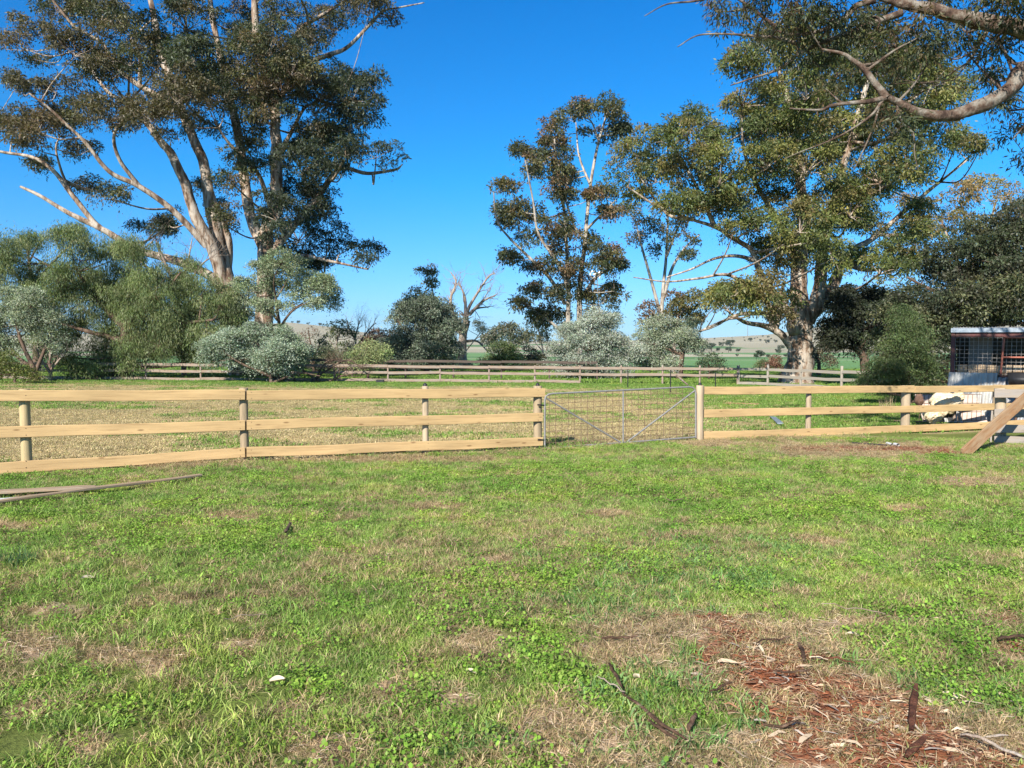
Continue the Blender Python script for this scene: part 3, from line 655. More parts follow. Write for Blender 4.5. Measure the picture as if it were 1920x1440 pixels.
tree('silver_tree', 'rounded silver leaved small tree with a bent brown trunk, right of the broad silver bush', 'tree', 52, [
 ([(1274,712),(1276,680),(1280,655),(1268,630)], 7, 4, 0), ([(1280,665),(1240,650),(1215,640)], 4, 1.2), ([(1276,650),(1295,625),(1300,615)], 4, 1.2), ([(1274,690),(1255,680),(1240,675)], 3, 1)],
 [(1240,608,34,16),(1275,612,28,16),(1215,630,26,22),(1250,635,40,22),(1290,635,26,22),(1210,660,24,22),(1245,660,36,20),(1215,685,26,14),(1300,650,14,14),(1265,690,14,8),(1250,680,18,8)],
 [(.28,.32,.22),(.33,.36,.28),(.24,.28,.18)], leaf=(.13,.042), dup=.6, ppa=2.3, lpp=130, puff=.46, hang=0, mat=M_BARK, lmat=M_PALE)
tree('yellow_green_bush', 'small yellow green bush leaning on the far fence left of the dark grey green bush', 'bush', 46, [([(690,716),(690,695),(692,670)], 3, 1.5, 0)],
 [(690,655,24,12),(675,670,22,14),(705,668,22,14),(690,682,30,12),(718,655,8,8)],
 [(.26,.29,.13),(.22,.27,.11)], leaf=(.13,.042), ppa=2.6, lpp=130, puff=.42, hang=0, mat=M_BARK, lmat=M_PALE)
tree('gum_tree', 'young gum with thin pale stem and airy olive crown left of the yellow green bush', 'tree', 62, [
 ([(636,706),(634,670),(632,640),(640,620)], 3.5, 1.5, 0), ([(634,660),(615,635)], 2, .8)],
 [(640,615,26,13),(620,628,22,12),(655,630,18,12),(605,650,16,14),(650,650,18,12),(590,675,26,16),(630,680,26,10)],
 [(.11,.13,.06),(.09,.11,.05)], leaf=(.22,.06), ppa=1.2, lpp=90, puff=.6, mat=M_GUMW)
tree('green_bush', 'tangled grey green scrub behind the far fence below the young airy gum', 'bush', 57, [([(650,708),(648,690),(640,670)], 3, 1, 0), ([(648,695),(610,675)], 2, .8), ([(648,695),(700,680)], 2, .8)],
 [(570,670,22,16),(600,665,24,18),(560,690,24,12),(630,672,22,16),(665,672,22,16),(610,690,28,10),(650,692,28,10),(690,690,24,10),(735,688,20,10),(720,675,18,12)],
 [(.14,.16,.095),(.11,.13,.075),(.16,.155,.10)], leaf=(.15,.04), ppa=1.7, lpp=100, puff=.5, hang=0, mat=M_BARK, dup=.3)
tree('brown_bush', 'rusty brown and green rounded bush behind the yellow green bush', 'bush', 76, [([(715,700),(716,670),(712,645)], 4, 2, 0)],
 [(705,632,22,11,0),(730,630,18,11,0),(715,650,30,16,1),(745,655,20,14,1),(690,645,14,10,0),(735,672,24,14,1)],
 [(.17,.10,.065),(.11,.13,.07)], leaf=(.25,.07), ppa=1.6, lpp=120, puff=.7, hang=0, mat=M_BARK)
tree('brown_bush', 'thin reddish twiggy bush behind the fence, right beside the grey tree trunk', 'bush', 58, [([(590,705),(585,660),(578,620)], 3, 1, 0), ([(588,690),(600,640)], 2, .8), ([(588,690),(560,640)], 2, .8)],
 [(580,625,22,10,0),(560,640,18,12,0),(600,640,18,12,1),(575,665,26,16,1),(600,690,26,10,1)],
 [(.16,.10,.07),(.10,.11,.07)], leaf=(.16,.04), ppa=1.6, lpp=70, puff=.55, hang=0, mat=M_BARK)
tree('gum_tree', 'thin olive topped gum just above the dark grey green bush, left of the dead tree', 'tree', 84, [
 ([(806,700),(806,620),(815,570),(808,530)], 4, 1.2, 0), ([(814,575),(790,550)], 2, 1)],
 [(796,506,15,9),(812,512,12,10),(806,530,9,9),(790,550,20,11,1),(775,560,14,9,1),(806,565,12,9,1)],
 [(.11,.09,.05),(.17,.15,.05)], leaf=(.35,.08), ppa=1.0, lpp=90, puff=.7, mat=M_GUMW)
tree('gum_tree', 'grey olive domed gum in the distance, between the dead tree and the slender white gum', 'tree', 150, [
 ([(958,690),(957,670),(952,655)], 3, 2, 0), ([(954,660),(970,645)], 1.6, .8), ([(952,660),(935,648)], 1.6, .8)],
 [(928,622,12,6),(944,616,13,6),(960,614,13,6),(974,624,12,7),(930,636,16,7),(950,632,18,9),(968,638,14,8),(915,634,9,5),(984,637,7,4)],
 [(.11,.12,.08),(.13,.12,.085)], leaf=(.6,.2), ppa=.5, lpp=70, puff=1.4)
tree('green_bush', 'rounded green bush behind the far fence, just under the distant domed gum', 'bush', 66, [([(945,702),(944,690),(942,675)], 4, 2, 0)],
 [(940,660,24,15),(925,675,16,14),(960,665,18,13),(940,682,28,12),(965,684,14,12)],
 [(.12,.15,.06),(.09,.12,.05)], leaf=(.2,.06), ppa=2.2, lpp=120, puff=.6, hang=0, mat=M_BARK)
tree('olive_bush', 'dull olive bush behind the far fence between the green bush and the broad silver bush', 'bush', 72, [([(995,704),(995,690),(994,675)], 3, 2, 0)],
 [(995,660,14,9),(985,675,20,11),(1008,676,18,11),(995,688,26,8),(908,684,14,9),(1015,690,12,6)],
 [(.13,.12,.07),(.11,.11,.06)], leaf=(.2,.06), ppa=2.2, lpp=110, puff=.6, hang=0, mat=M_BARK)
tree('gum_tree', 'two thin bare stemmed saplings with pale airy leaves left of the broad silver bush', 'tree', 82, [
 ([(1020,705),(1018,660),(1010,620),(1005,600)], 2.2, 1, 0), ([(1020,690),(1026,640),(1022,605)], 2, 1), ([(1018,660),(1002,640)], 1.5, .7)],
 [(1005,612,12,9),(1022,605,10,9),(1000,630,10,7),(1015,630,9,7)],
 [(.15,.15,.09)], leaf=(.35,.09), ppa=.8, lpp=60, puff=.8, mat=M_GUMW)
tree('green_bush', 'small leafy shrub behind the far fence, right of the bent silver tree', 'bush', 52, [([(1330,712),(1330,695),(1328,680)], 2.5, 1.2, 0)],
 [(1328,672,12,8),(1320,684,14,9),(1345,682,14,10),(1335,696,22,8)],
 [(.13,.17,.10),(.10,.13,.07)], leaf=(.15,.045), ppa=2.0, lpp=90, puff=.4, hang=0, mat=M_BARK)
tree('brown_bush', 'round russet bush on a single stem left of the thick pale gum trunk', 'bush', 75, [([(1455,712),(1455,695),(1455,680)], 3, 2, 0)],
 [(1455,678,13,8),(1446,690,9,7),(1466,690,8,7)], [(.17,.095,.06)], leaf=(.2,.06), ppa=3, lpp=120, puff=.5, hang=0, mat=M_BARK)
tree('olive_bush', 'round olive bush beside the russet one in front of the green fields', 'bush', 80, [([(1428,710),(1428,698),(1428,688)], 2.5, 1.5, 0)],
 [(1428,684,11,7),(1432,695,12,7)], [(.11,.13,.06)], leaf=(.2,.06), ppa=3, lpp=110, puff=.5, hang=0, mat=M_BARK)
tree('brown_bush', 'brownish scrub filling the gap between the thick gum trunk and the black dense tree', 'bush', 62, [([(1535,708),(1535,680),(1530,660)], 4, 2, 0)],
 [(1530,655,14,12),(1545,665,14,12),(1530,680,18,12),(1555,685,16,10),(1520,670,10,10)], [(.15,.12,.075),(.12,.10,.06)], leaf=(.2,.06), ppa=2, lpp=90, puff=.6, hang=0, mat=M_BARK)

# ---- bare trees
def grow(T, p, d, L, r, lev, k=5, spread=.55, up=.15):
    n = 4; P = [p]; q = p.copy(); dd = d.copy()
    for i in range(n):
        dd = dd+rng.normal(0, .16, 3)+np.array([0, 0, up*.3]); dd /= np.linalg.norm(dd); q = q+dd*L/n; P.append(q.copy())
    T.add(np.array(P), np.linspace(r, r*.55, n+1), k)
    if lev <= 0: return
    for j in range(rng.integers(2, 4)):
        i = rng.integers(1, n+1) if j else n
        nd = dd+rng.normal(0, spread, 3)+np.array([0, 0, up]); nd /= np.linalg.norm(nd)
        grow(T, P[i], nd, L*rng.uniform(.55, .8), r*.52, lev-1, max(3, k-1), spread, up)
def bare(name, label, D0, limbs, lev, mat, clumps=None, tl=(1.2, 1.0), cat='tree'):
    mpx = D0/F; T = Tubes(); root = None
    for li, (pts, r0, r1) in enumerate(limbs):
        s = rng.uniform(-.25, .25); acc = 0; P = []
        for i, p in enumerate(pts):
            if i: acc += math.hypot(p[0]-pts[i-1][0], p[1]-pts[i-1][1])*mpx
            P.append(np.array(at(p[0], p[1], D0+acc*s*(li > 0))))
        if li == 0: P[0][2] = g1(P[0][0], P[0][1])-.1; b0 = P[0]
        C = catmull(P, 5); rad = np.linspace(r0, r1, len(C))*mpx
        T.add(C, rad, 8 if r0 > 3 else 5, .15 if r0 > 5 else .05)
        for j in range(2+int(len(C)*.5)):
            i = rng.integers(len(C)//3, len(C)); d = C[min(i+1, len(C)-1)]-C[i-1]; d /= np.linalg.norm(d)+1e-9
            d = d+rng.normal(0, .6, 3); d /= np.linalg.norm(d)
            if li or i > len(C)*.6: grow(T, C[i].copy(), d, rng.uniform(.6, 1.2)*tl[0], max(rad[i]*.4, .012*tl[1]), lev)
    off = np.array([b0[0], b0[1], b0[2]+.1]); T.V = [v-off for v in T.V]
    root = empty(name, tuple(off), label, cat)
    link('trunk', T.mesh('trunk', mat), root)
    return root
bare('dead_tree', 'dead tree with stout reddish trunk and bare grey forked limbs beside the dark bush', 95, [
 ([(868,712),(867,670),(868,630),(876,600)], 10, 7), ([(868,625),(850,590),(845,560),(855,530),(845,510)], 4.5, 1), ([(874,610),(878,580),(895,550),(915,520),(928,512)], 4, .8), ([(872,605),(872,560),(860,530)], 4, 1),
 ([(880,590),(905,565),(930,553)], 3.5, 1), ([(870,630),(850,610),(835,580)], 4, 1), ([(872,640),(895,640),(915,660)], 3, 1), ([(868,600),(890,580),(918,575)], 3, 1)], 2, M_GREYB, tl=(1.4, 1))
bare('bare_tree', 'leafless grey twiggy tree between the pepper tree and the huge gum', 50, [
 ([(345,700),(342,620),(335,560),(320,510)], 5, 2), ([(338,580),(290,520),(260,480)], 3, 1), ([(332,550),(350,500),(360,450)], 3, 1), ([(330,540),(300,470),(290,440)], 3, 1), ([(338,560),(375,500),(400,480)], 2.5, 1), ([(300,520),(250,480),(215,460)], 2, .8)], 3, M_GREYB, tl=(1.1, .9))
bare('bare_tree', 'leafless shrub with fine bare twigs rising right of the young airy gum', 64, [
 ([(672,705),(668,660),(665,625)], 3, 1.5), ([(668,650),(690,620),(705,605)], 2, .7), ([(667,640),(650,605)], 2, .7), ([(666,630),(675,600)], 2, .7)], 3, M_GREYB, tl=(.9, .8))
bare('fallen_branches', 'tangle of dead brown branches heaped against the far fence beside the pale bush', 43.5, [
 ([(575,722),(590,712),(600,705)], 3, 1.5), ([(585,712),(620,690),(650,675),(680,690)], 1.8, 1), ([(560,722),(500,705),(450,700)], 2.5, 1), ([(560,722),(540,700),(500,690)], 2, 1), ([(600,722),(640,705),(670,700)], 2.5, 1), ([(590,715),(610,680),(640,672)], 2, .8), ([(600,718),(560,690),(530,680)], 2, .8)], 3, M_BARK, tl=(.8, .8), cat='branches')
bare('bare_bush', 'leafless purplish twiggy bush at the far left between grey and weeping foliage', 42, [
 ([(95,722),(95,700),(92,680)], 4, 2), ([(94,700),(75,670),(70,650)], 2.5, 1), ([(94,695),(115,670),(125,655)], 2.5, 1), ([(93,690),(95,660),(100,640)], 2.5, 1)], 3, M_GREYB, tl=(.7, .8), cat='bush')
tree('silver_bush', 'spindly grey leaves clinging to the lower limbs of the dead tree', 'bush', 93, [([(850,704),(848,690),(846,670)], 3, 1.5, 0), ([(848,690),(880,650),(900,625)], 1.5, .8, .05), ([(848,690),(880,680)], 1.5, .8)],
 [(860,685,16,14),(880,690,14,10),(845,670,10,10),(895,610,14,9),(905,622,10,7),(862,600,10,9),(850,625,12,10)], [(.22,.24,.18)], leaf=(.18,.06), ppa=1.2, lpp=80, puff=.5, hang=0, mat=M_GREYB, lmat=M_PALE)

# ---- overhanging near limb, upper right
tree('overhanging_gum', 'near gum reaching in with thick smooth limbs and dangling leaves at top right', 'tree', 12.5, [
 ([(2420,800),(2330,420),(2270,200)], 60, 46, 0),
 ([(2290,260),(2150,130),(2020,95),(1930,60),(1850,42),(1780,28),(1720,14),(1680,2),(1640,-14)], 29, 7, .05),
 ([(2320,400),(2150,230),(2040,150),(1930,130),(1895,165),(1850,195),(1800,213),(1760,218),(1720,210),(1690,195),(1660,183)], 24, 6, -.12),
 ([(1662,183),(1640,155),(1620,130),(1600,112),(1578,100),(1540,92)], 8, 2.5, .1),
 ([(1660,184),(1630,190),(1600,193),(1560,198),(1540,206),(1500,205),(1480,203)], 5, 1.2, -.1),
 ([(1655,188),(1635,215),(1600,240),(1560,262),(1500,285),(1470,298)], 3, .6, .0),
 ([(1650,188),(1640,230),(1615,290),(1600,320)], 2.5, .6, .1),
 ([(1680,192),(1690,225),(1712,250),(1715,290),(1722,320)], 2.5, .6, .1),
 ([(1690,24),(1640,42),(1590,62),(1540,80),(1500,100),(1460,130),(1400,150),(1370,160)], 8, 1.2, -.1),
 ([(1640,0),(1605,12),(1575,42),(1530,60),(1480,65),(1450,54)], 8, 2, .1),
 ([(1500,84),(1460,72),(1420,68),(1370,64),(1310,66),(1270,88)], 4, .8, .0),
 ([(1360,-10),(1300,2),(1250,8),(1208,30)], 3, .7, 0),
 ([(1460,54),(1380,-4),(1330,-20)], 4, 1, .1),
 ([(1850,60),(1820,110),(1790,150)], 4, 1.2, .2),
 ([(1880,170),(1840,130),(1800,80)], 3, 1, .3),
 ([(1900,140),(1880,90),(1840,60)], 3, 1, .3),
 ([(2000,130),(1960,190),(1900,260)], 4, 1, .3)],
 [(1340,15,26,18),(1360,45,30,20),(1400,30,34,24),(1440,10,34,24),(1430,60,34,24),(1500,20,40,26),(1560,30,40,30),(1600,60,40,34),(1640,50,36,34),(1560,90,40,34),(1640,110,36,36),(1680,80,34,36),(1600,150,40,34),(1690,140,30,38),
  (1540,120,36,26),(1720,60,34,34),(1740,110,36,26),(1760,90,34,22),(1660,20,46,24),(1800,40,46,28),(1860,15,46,22),(1760,5,50,18),(1830,90,34,24),(1880,80,30,26),(1900,30,34,30),(1680,240,36,24),(1720,240,34,28),(1650,215,34,20),
  (1890,200,34,30),(1905,240,30,26),(1860,150,30,26),(1500,70,30,22),(1480,110,26,20),(1560,170,30,22),(1970,60,40,40),(1960,200,36,36),(2060,-40,50,40),(1700,-60,120,50),(1900,-80,120,60),(1500,-50,100,40),
  (2180,-140,100,60),(2300,0,120,100),(2400,150,120,100),(1920,300,24,20)],
 [(.045,.055,.024),(.06,.065,.026),(.035,.045,.022),(.085,.06,.03)], leaf=(.125,.020), ppa=4.6, lpp=34, puff=.26, hang=.9, mat=M_NEARB, bias=.5, dup=.2, depth=2.6, twr=.6, shell=.2)
# long strips of bark hanging from the limb
def strip(T, p, L, w, seed):
    r = np.random.default_rng(seed); P = [np.array(p)]
    for i in range(6): P.append(P[-1]+np.array([r.normal(.01, .03), r.normal(0, .02), -L/6]))
    T.add(np.array(P), np.array([w, w*1.1, w*.8, w*.7, w*.5, w*.3, .002]), 4)
for i, (px, py, L, w, lb) in enumerate([(1812, 52, .5, .012, 'short red brown bark ribbon dangling from the upper near limb'), (1818, 60, .72, .010, 'longest bark ribbon dangling from the upper near limb against blue sky'), (1868, 150, .32, .016, 'curled bark ribbon wrapped on the lower near limb'), (1635, 30, .3, .02, 'thick bark ribbon hanging below the left end of the upper near limb')]):
    T = Tubes(); p_ = at(px, py, 12.3); strip(T, (0, 0, 0), L, w, i)
    o = link('hanging_bark', T.mesh('hanging_bark', M_BARK)); o.location = p_; tag(o, lb, 'bark')

# ---- far dotted trees on hill and fields
def blobtree(seed):
    global rng
    sv = rng; rng = np.random.default_rng(seed)
    V = []; C = []; D_ = []; L = []
    for j in range(16):
        pc = np.array([rng.uniform(-.34, .34), rng.uniform(-.34, .34), .35+rng.uniform(0, .5)]); pr = rng.uniform(.12, .2)
        d = unit(60); q = pc+d*pr*(.6+.4*rng.random((60, 1))); V.append(q); D_.append(unit(60)); L.append(rng.uniform(.05, .1, 60))
        C.append(np.array([.055, .075, .04])*rng.uniform(.7, 1.3)*rng.uniform(.7, 1.4, (60, 1)))
    a, b_, c_ = leaf_quads(np.concatenate(V), np.concatenate(D_), np.concatenate(L), np.concatenate(L)*.8, np.concatenate(C))
    T = Tubes(); T.add([(0, 0, -.05), (.01, 0, .2), (0, .02, .5)], [.045, .035, .02], 5)
    tv = np.concatenate(T.V); nq = len(a)
    me = mesh_np('far_tree', np.concatenate([a, tv]), [np.concatenate([b_, np.concatenate(T.Q)+nq])], np.concatenate([c_, np.tile([[.12, .09, .07]], (len(tv), 1))]), M_LEAF)
    rng = sv; return me
BT = [blobtree(s) for s in range(4)]
FT = [(1353,651,9),(1369,652,14),(1366,646,8),(1325,657,12),(1334,659,14),(1346,660,8),(1318,661,8),(1366,661,9),(1384,661,7),(1333,648,5),(1407,641,7),(1396,640,3),(1438,645,8),(1454,643,6),(1426,640,4),(1440,634,4),(1425,672,14),(1418,673,10),(1382,669,5),
 (1464,658,10),(1459,664,9),(1475,671,8),(1440,672,7),(1357,639,3),(1373,635,2),(1415,636,3),(1430,632,3),(1395,634,2),(1446,637,3),(1405,636,2),(1420,634,2),(1545,630,8),(1530,640,7),(1538,655,9),(1015,643,5),(1003,642,4),(1008,643,6),(990,642,4),(1000,643,4),(1022,643,4),(1030,643,5),(880,641,4),(886,641,3),(560,600,6),(548,595,4),(578,604,5),(600,612,6),(1690,612,6),(1340,637,3)]
for i, (px, py, h) in enumerate(FT):
    p = gp(px, py)
    if p.y > 3500: p = at(px, py, 2200); p.z = g1(p.x, p.y)
    s = h*p.y/F*1.15
    o = link('far_tree', BT[i % 4]); o.location = p; o.scale = (s*1.25, s*1.25, s); o.rotation_euler.z = i*1.3
    tag(o, 'small dark tree dotted on the distant hillside and fields', 'tree', 'scattered trees on the distant hills and fields')
# ------------------------------------------------------------------ timber
def wood(name, base, dark, knot=.7, rough=.75, gr=.35, grey=None):
    m, nt, b, _ = mk_mat(name)
    uv = nt.nodes.new('ShaderNodeUVMap'); g = N(nt, 'ShaderNodeNewGeometry')
    v = mapping(nt, uv.outputs[0], (1.2, 34, 1)); n = noise(nt, v, 1.4, 6, .65)
    n3 = noise(nt, mapping(nt, uv.outputs[0], (.5, 3.0, 1)), 1.5, 4, .6)
    c = ramp(nt, n, [(.30, dark), (.46, base), (.72, [x*1.12 for x in base])])
    c = mix(nt, c, ramp(nt, n3, [(.35, .78), (.65, 1.15)]), .8, 'MULTIPLY')
    if grey is not None:
        n4 = noise(nt, mapping(nt, uv.outputs[0], (.9, 5, 1)), 2.2, 6, .7)
        c = mix(nt, c, grey, ramp(nt, n4, [(.42, 0), (.6, .85)]))
    if knot:
        vo = nt.nodes.new('ShaderNodeTexVoronoi'); nt.links.new(mapping(nt, uv.outputs[0], (2.6, 9, 1)), vo.inputs['Vector']); vo.inputs['Scale'].default_value = 1
        c = mix(nt, c, (dark[0]*.45, dark[1]*.36, dark[2]*.3), mix(nt, ramp(nt, vo.outputs['Distance'], [(.07, knot), (.15, 0)]), (0, 0, 0), 0))
    nt.links.new(c, b.inputs['Base Color']); b.inputs['Roughness'].default_value = rough; b.inputs['Specular IOR Level'].default_value = .2
    bump(nt, b, n, gr, .006)
    return m
W_NEW = wood('fresh_pine', (.51, .345, .165), (.34, .21, .095))
W_POST = wood('treated_pine', (.44, .34, .18), (.24, .19, .11), 0)
W_OLDP = wood('old_post_timber', (.33, .25, .155), (.12, .09, .065), 0, gr=.8)
W_GREYP = wood('grey_post_timber', (.40, .31, .205), (.21, .15, .095), 0, gr=.7)
W_GREY = wood('weathered_grey_timber', (.30, .25, .20), (.17, .13, .10), .3, gr=.8, grey=(.29, .26, .235))
W_FAR = wood('weathered_far_rails', (.30, .215, .155), (.17, .115, .085), .2, gr=.8, grey=(.30, .25, .21))
W_DARKF = wood('dark_old_rails', (.10, .075, .06), (.05, .04, .03), 0)
W_BROWN = wood('brown_stained_plank', (.30, .165, .08), (.13, .065, .035), .4, gr=1., grey=(.36, .25, .15))
W_DEB = wood('weathered_ground_plank', (.36, .25, .15), (.18, .115, .07), .3, gr=.9, grey=(.30, .24, .18))
W_PANEL = wood('pinkish_board', (.55, .44, .37), (.45, .35, .29), 0)
def metal(name, col, rough=.5, met=.8, rust=None, n_s=9):
    m, nt, b, _ = mk_mat(name); g = N(nt, 'ShaderNodeNewGeometry')
    n = noise(nt, g.outputs['Position'], n_s, 5, .7)
    c = ramp(nt, n, [(.35, [x*.7 for x in col]), (.6, col)])
    if rust is not None: c = mix(nt, c, rust, ramp(nt, noise(nt, g.outputs['Position'], 5, 6, .75), [(.48, 0), (.62, .8)]))
    nt.links.new(c, b.inputs['Base Color']); b.inputs['Metallic'].default_value = met; b.inputs['Roughness'].default_value = rough
    return m
M_GALV = metal('galvanised_pipe', (.27, .26, .245), .6, .2)
M_WIRE = metal('rusty_wire', (.22, .14, .09), .8, .2)
M_BLACK = metal('black_rubber', (.015, .015, .017), .6, 0)
M_MAROON = metal('maroon_steel', (.13, .035, .030), .6, .1, (.10, .05, .035))
M_RED = metal('faded_red_steel', (.42, .13, .08), .6, .1, (.28, .10, .06))
M_FASCIA = metal('grey_blue_steel', (.30, .35, .40), .5, .3)
M_CORR = metal('corrugated_zinc', (.50, .49, .45), .6, .1, (.40, .38, .36), 4)
M_MESHG = metal('weld_mesh', (.36, .33, .30), .5, .4)
M_WHITE = metal('white_plastic', (.75, .75, .73), .5, 0)
M_SHADE = metal('dark_shed_lining', (.10, .09, .08), .9, 0)
M_BROWNM = metal('rusty_brown_metal', (.16, .09, .06), .8, .1)

def uvmesh(name, V, Fs, UV, mat, smooth=False):
    me = bpy.data.meshes.new(name); me.from_pydata([tuple(v) for v in V], [], [list(f) for f in Fs]); me.update()
    if UV is not None:
        l = me.uv_layers.new(name='UVMap'); k = 0
        for f, uvs in zip(Fs, UV):
            for q in uvs: l.data[k].uv = q; k += 1
    if smooth:
        for p in me.polygons: p.use_smooth = True
    me.materials.append(mat); return me
class Bx:
    """collects planks (bent, chamfered boards) with along-grain UVs"""
    def __init__(s): s.V = []; s.F = []; s.U = []
    def plank(s, A, B, h, t, up=None, seg=8, wob=.004, ch=.006, side=None):
        A = np.array(A, float); B = np.array(B, float); d = B-A; L = np.linalg.norm(d); d = d/L
        up = np.array([0, 0, 1.]) if up is None else np.array(up, float)
        if side is None:
            side = np.cross(d, up); side /= np.linalg.norm(side)
        side = np.array(side, float); u = np.cross(side, d); u /= np.linalg.norm(u)
        sd = rng.integers(0, 999); o = rng.uniform(0, 50); o2 = rng.uniform(0, 9)
        hh, tt_ = h/2, t/2; c = min(ch, tt_*.5)
        prof = [(-tt_, -hh+c), (-tt_, hh-c), (-tt_+c, hh), (tt_-c, hh), (tt_, hh-c), (tt_, -hh+c), (tt_-c, -hh), (-tt_+c, -hh)]
        b0 = len(s.V); K = 8
        per = [0]
        for i in range(K):
            a, b = prof[i], prof[(i+1) % K]; per.append(per[-1]+math.hypot(a[0]-b[0], a[1]-b[1]))
        for i in range(seg+1):
            q = i/seg; w1 = (vn([q*L*.9+o], [sd*.1], 1)[0]-.5)*wob*3; w2 = (vn([q*L*.9+o], [sd*.1+7], 2)[0]-.5)*wob*2
            e = wob*.6*(vn([q*seg*1.0], [sd*.3], 3)[0]-.5)
            for (a, b) in prof:
                s.V.append(A+d*L*q+side*(a+w2)+u*(b*(1+e*4/max(h, .02))+w1))
        for i in range(seg):
            for j in range(K):
                a = b0+i*K+j; b = b0+i*K+(j+1) % K
                s.F.append((a, b, b+K, a+K))
                v0, v1 = per[j]+o2, per[j+1]+o2; u0, u1 = o+i*L/seg, o+(i+1)*L/seg
                s.U.append([(u0, v0), (u0, v1), (u1, v1), (u1, v0)])
        for e, rev in ((0, False), (seg, True)):
            f = [b0+e*K+j for j in range(K)]; uv = [(o+prof[j][0], o2+prof[j][1]) for j in range(K)]
            if not rev: f = f[::-1]; uv = uv[::-1]
            s.F.append(f); s.U.append(uv)
        return s
    def mesh(s, name, mat): return uvmesh(name, s.V, s.F, s.U, mat)
def board(name, A, B, h, t, mat, parent, **k):
    return link(name, Bx().plank(A, B, h, t, **k).mesh(name, mat), parent)
def postmesh(name, base, top, r, mat, k=14, slant=0., lump=.04):
    A = np.array(base, float); B = np.array(top, float); d = (B-A); L = np.linalg.norm(d); d /= L
    x_ = np.cross(d, [0, 1, 0.]); x_ /= np.linalg.norm(x_); y_ = np.cross(d, x_)
    o = rng.uniform(0, 50); sd = rng.integers(0, 99); V = []; Fs = []; U = []; n = 6
    rings = [(i/n, 1) for i in range(n+1)]+[(1+.006/L, .90)]
    for (q, s_) in rings:
        for j in range(k):
            th = 2*math.pi*j/k; rr = r*s_*(1+lump*(vn([math.cos(th)*1.5+q*2], [math.sin(th)*1.5+sd], 5)[0]-.5)*2)
            V.append(A+d*L*q+rr*(math.cos(th)*x_+math.sin(th)*y_)+d*slant*math.cos(th)*(q >= 1))
    for i in range(len(rings)-1):
        for j in range(k):
            a = i*k+j; b = i*k+(j+1) % k; Fs.append((a, b, b+k, a+k))
            U.append([(o+rings[i][0]*L, j/k*r*6), (o+rings[i][0]*L, (j+1)/k*r*6), (o+rings[i+1][0]*L, (j+1)/k*r*6), (o+rings[i+1][0]*L, j/k*r*6)])
    m = len(rings)-1; Fs.append([m*k+j for j in range(k)][::-1] if False else [m*k+j for j in range(k)]); U.append([(o+.05*math.cos(j), .05*math.sin(j)) for j in range(k)])
    me = uvmesh(name, V, Fs, U, mat)
    for p in me.polygons:
        p.use_smooth = len(p.vertices) == 4
    return me
def cap(parent, p, r=.035):
    T = Tubes(); T.add([p, p+Vector((0, 0, .03)), p+Vector((0, 0, .05)), p+Vector((0, 0, .056))], [r, r*.9, r*.5, .004], 10)
    return link('insulator_cap', T.mesh('insulator_cap', M_BLACK), parent)
def xyD(px, Pa, Pb):
    """point of the line Pa-Pb (plan view) seen in pixel column px"""
    k = (px-960)/F*.9988
    ax, ay = Pa; bx, by = Pb
    # x/(y*CA - dz*SA) ~ k ; dz small
    t = (k*ay-ax)/((bx-ax)-k*(by-ay)); return ax+(bx-ax)*t, ay+(by-ay)*t
PA, PB = (-3.94, 11.35), (.49, 13.3)
PC_, PD_, PE_ = (3.57, 14.7), (8.7, 16.7), (11.07, 17.62)
def pt(px, py, Pa, Pb, off=0):
    x, y = xyD(px, Pa, Pb); n = np.array([Pb[1]-Pa[1], -(Pb[0]-Pa[0])]); n /= np.linalg.norm(n)
    p = at(px, py, y); return Vector((p.x+n[0]*off, p.y+n[1]*off, p.z))

def nails(parent, p, dirv, n=2):
    for s in (-1, 1):
        q = Vector(p)+Vector((0, 0, s*.045)); T = Tubes(); T.add([q, q+dirv*.007, q+dirv*.008], [.006, .006, .001], 6)
        child_world(link('nail', T.mesh('nail', M_BROWNM), parent), parent)
# front fence, left run
lf = empty('rail_fence', tuple(pt(460, 868, PA, PB)), 'fresh pale pine three rail fence running from the left edge to the wire gate', 'fence')
lo = Vector(lf.location)
def child_world(o, root): o.location = -Vector(root.location) if o.type == 'MESH' else o.location; return o
def fpost(root, px, pyt, pyb, r, mat, Pa, Pb, off=-.09, slant=0):
    b_ = pt(px, pyb, Pa, Pb, off); t_ = pt(px, pyt, Pa, Pb, off); t_.x = b_.x; t_.y = b_.y; b_.z = g1(b_.x, b_.y)-.1
    return child_world(link('post', postmesh('post', b_, t_, r, mat, slant=slant), root), root), t_
# (px, top, r, mat)
fpost(lf, 49, 731, 895, .066, W_POST, PA, PB)
fpost(lf, 460, 728.5, 868, .062, W_OLDP, PA, PB)
o, t_ = fpost(lf, 801, 725, 850, .052, W_GREYP, PA, PB); child_world(cap(lf, t_+Vector((0, 0, .004))), lf)
o, t_ = fpost(lf, 1012, 724.5, 846, .075, W_OLDP, PA, PB); child_world(cap(lf, t_+Vector((0, 0, .004))), lf)
fpost(lf, -470, 730, 930, .066, W_POST, PA, PB)
RL = [((-560, 744.5), (459, 740.5)), ((462, 740.5), (1021, 736.5)), ((-560, 830), (459, 796.5)), ((462, 796.5), (1017, 782)), ((-560, 915), (459, 848.5)), ((462, 848.5), (1017, 828))]
for i, (a_, b_) in enumerate(RL):
    A = pt(a_[0], a_[1], PA, PB, .0); B = pt(b_[0], b_[1], PA, PB, .0)
    if i % 2: A = A+(B-A).normalized()*.004
    child_world(board('rail', A, B, .150, .045, W_NEW, lf, seg=14, wob=.006), lf)
nrm = Vector((PB[1]-PA[1], -(PB[0]-PA[0]), 0)).normalized()
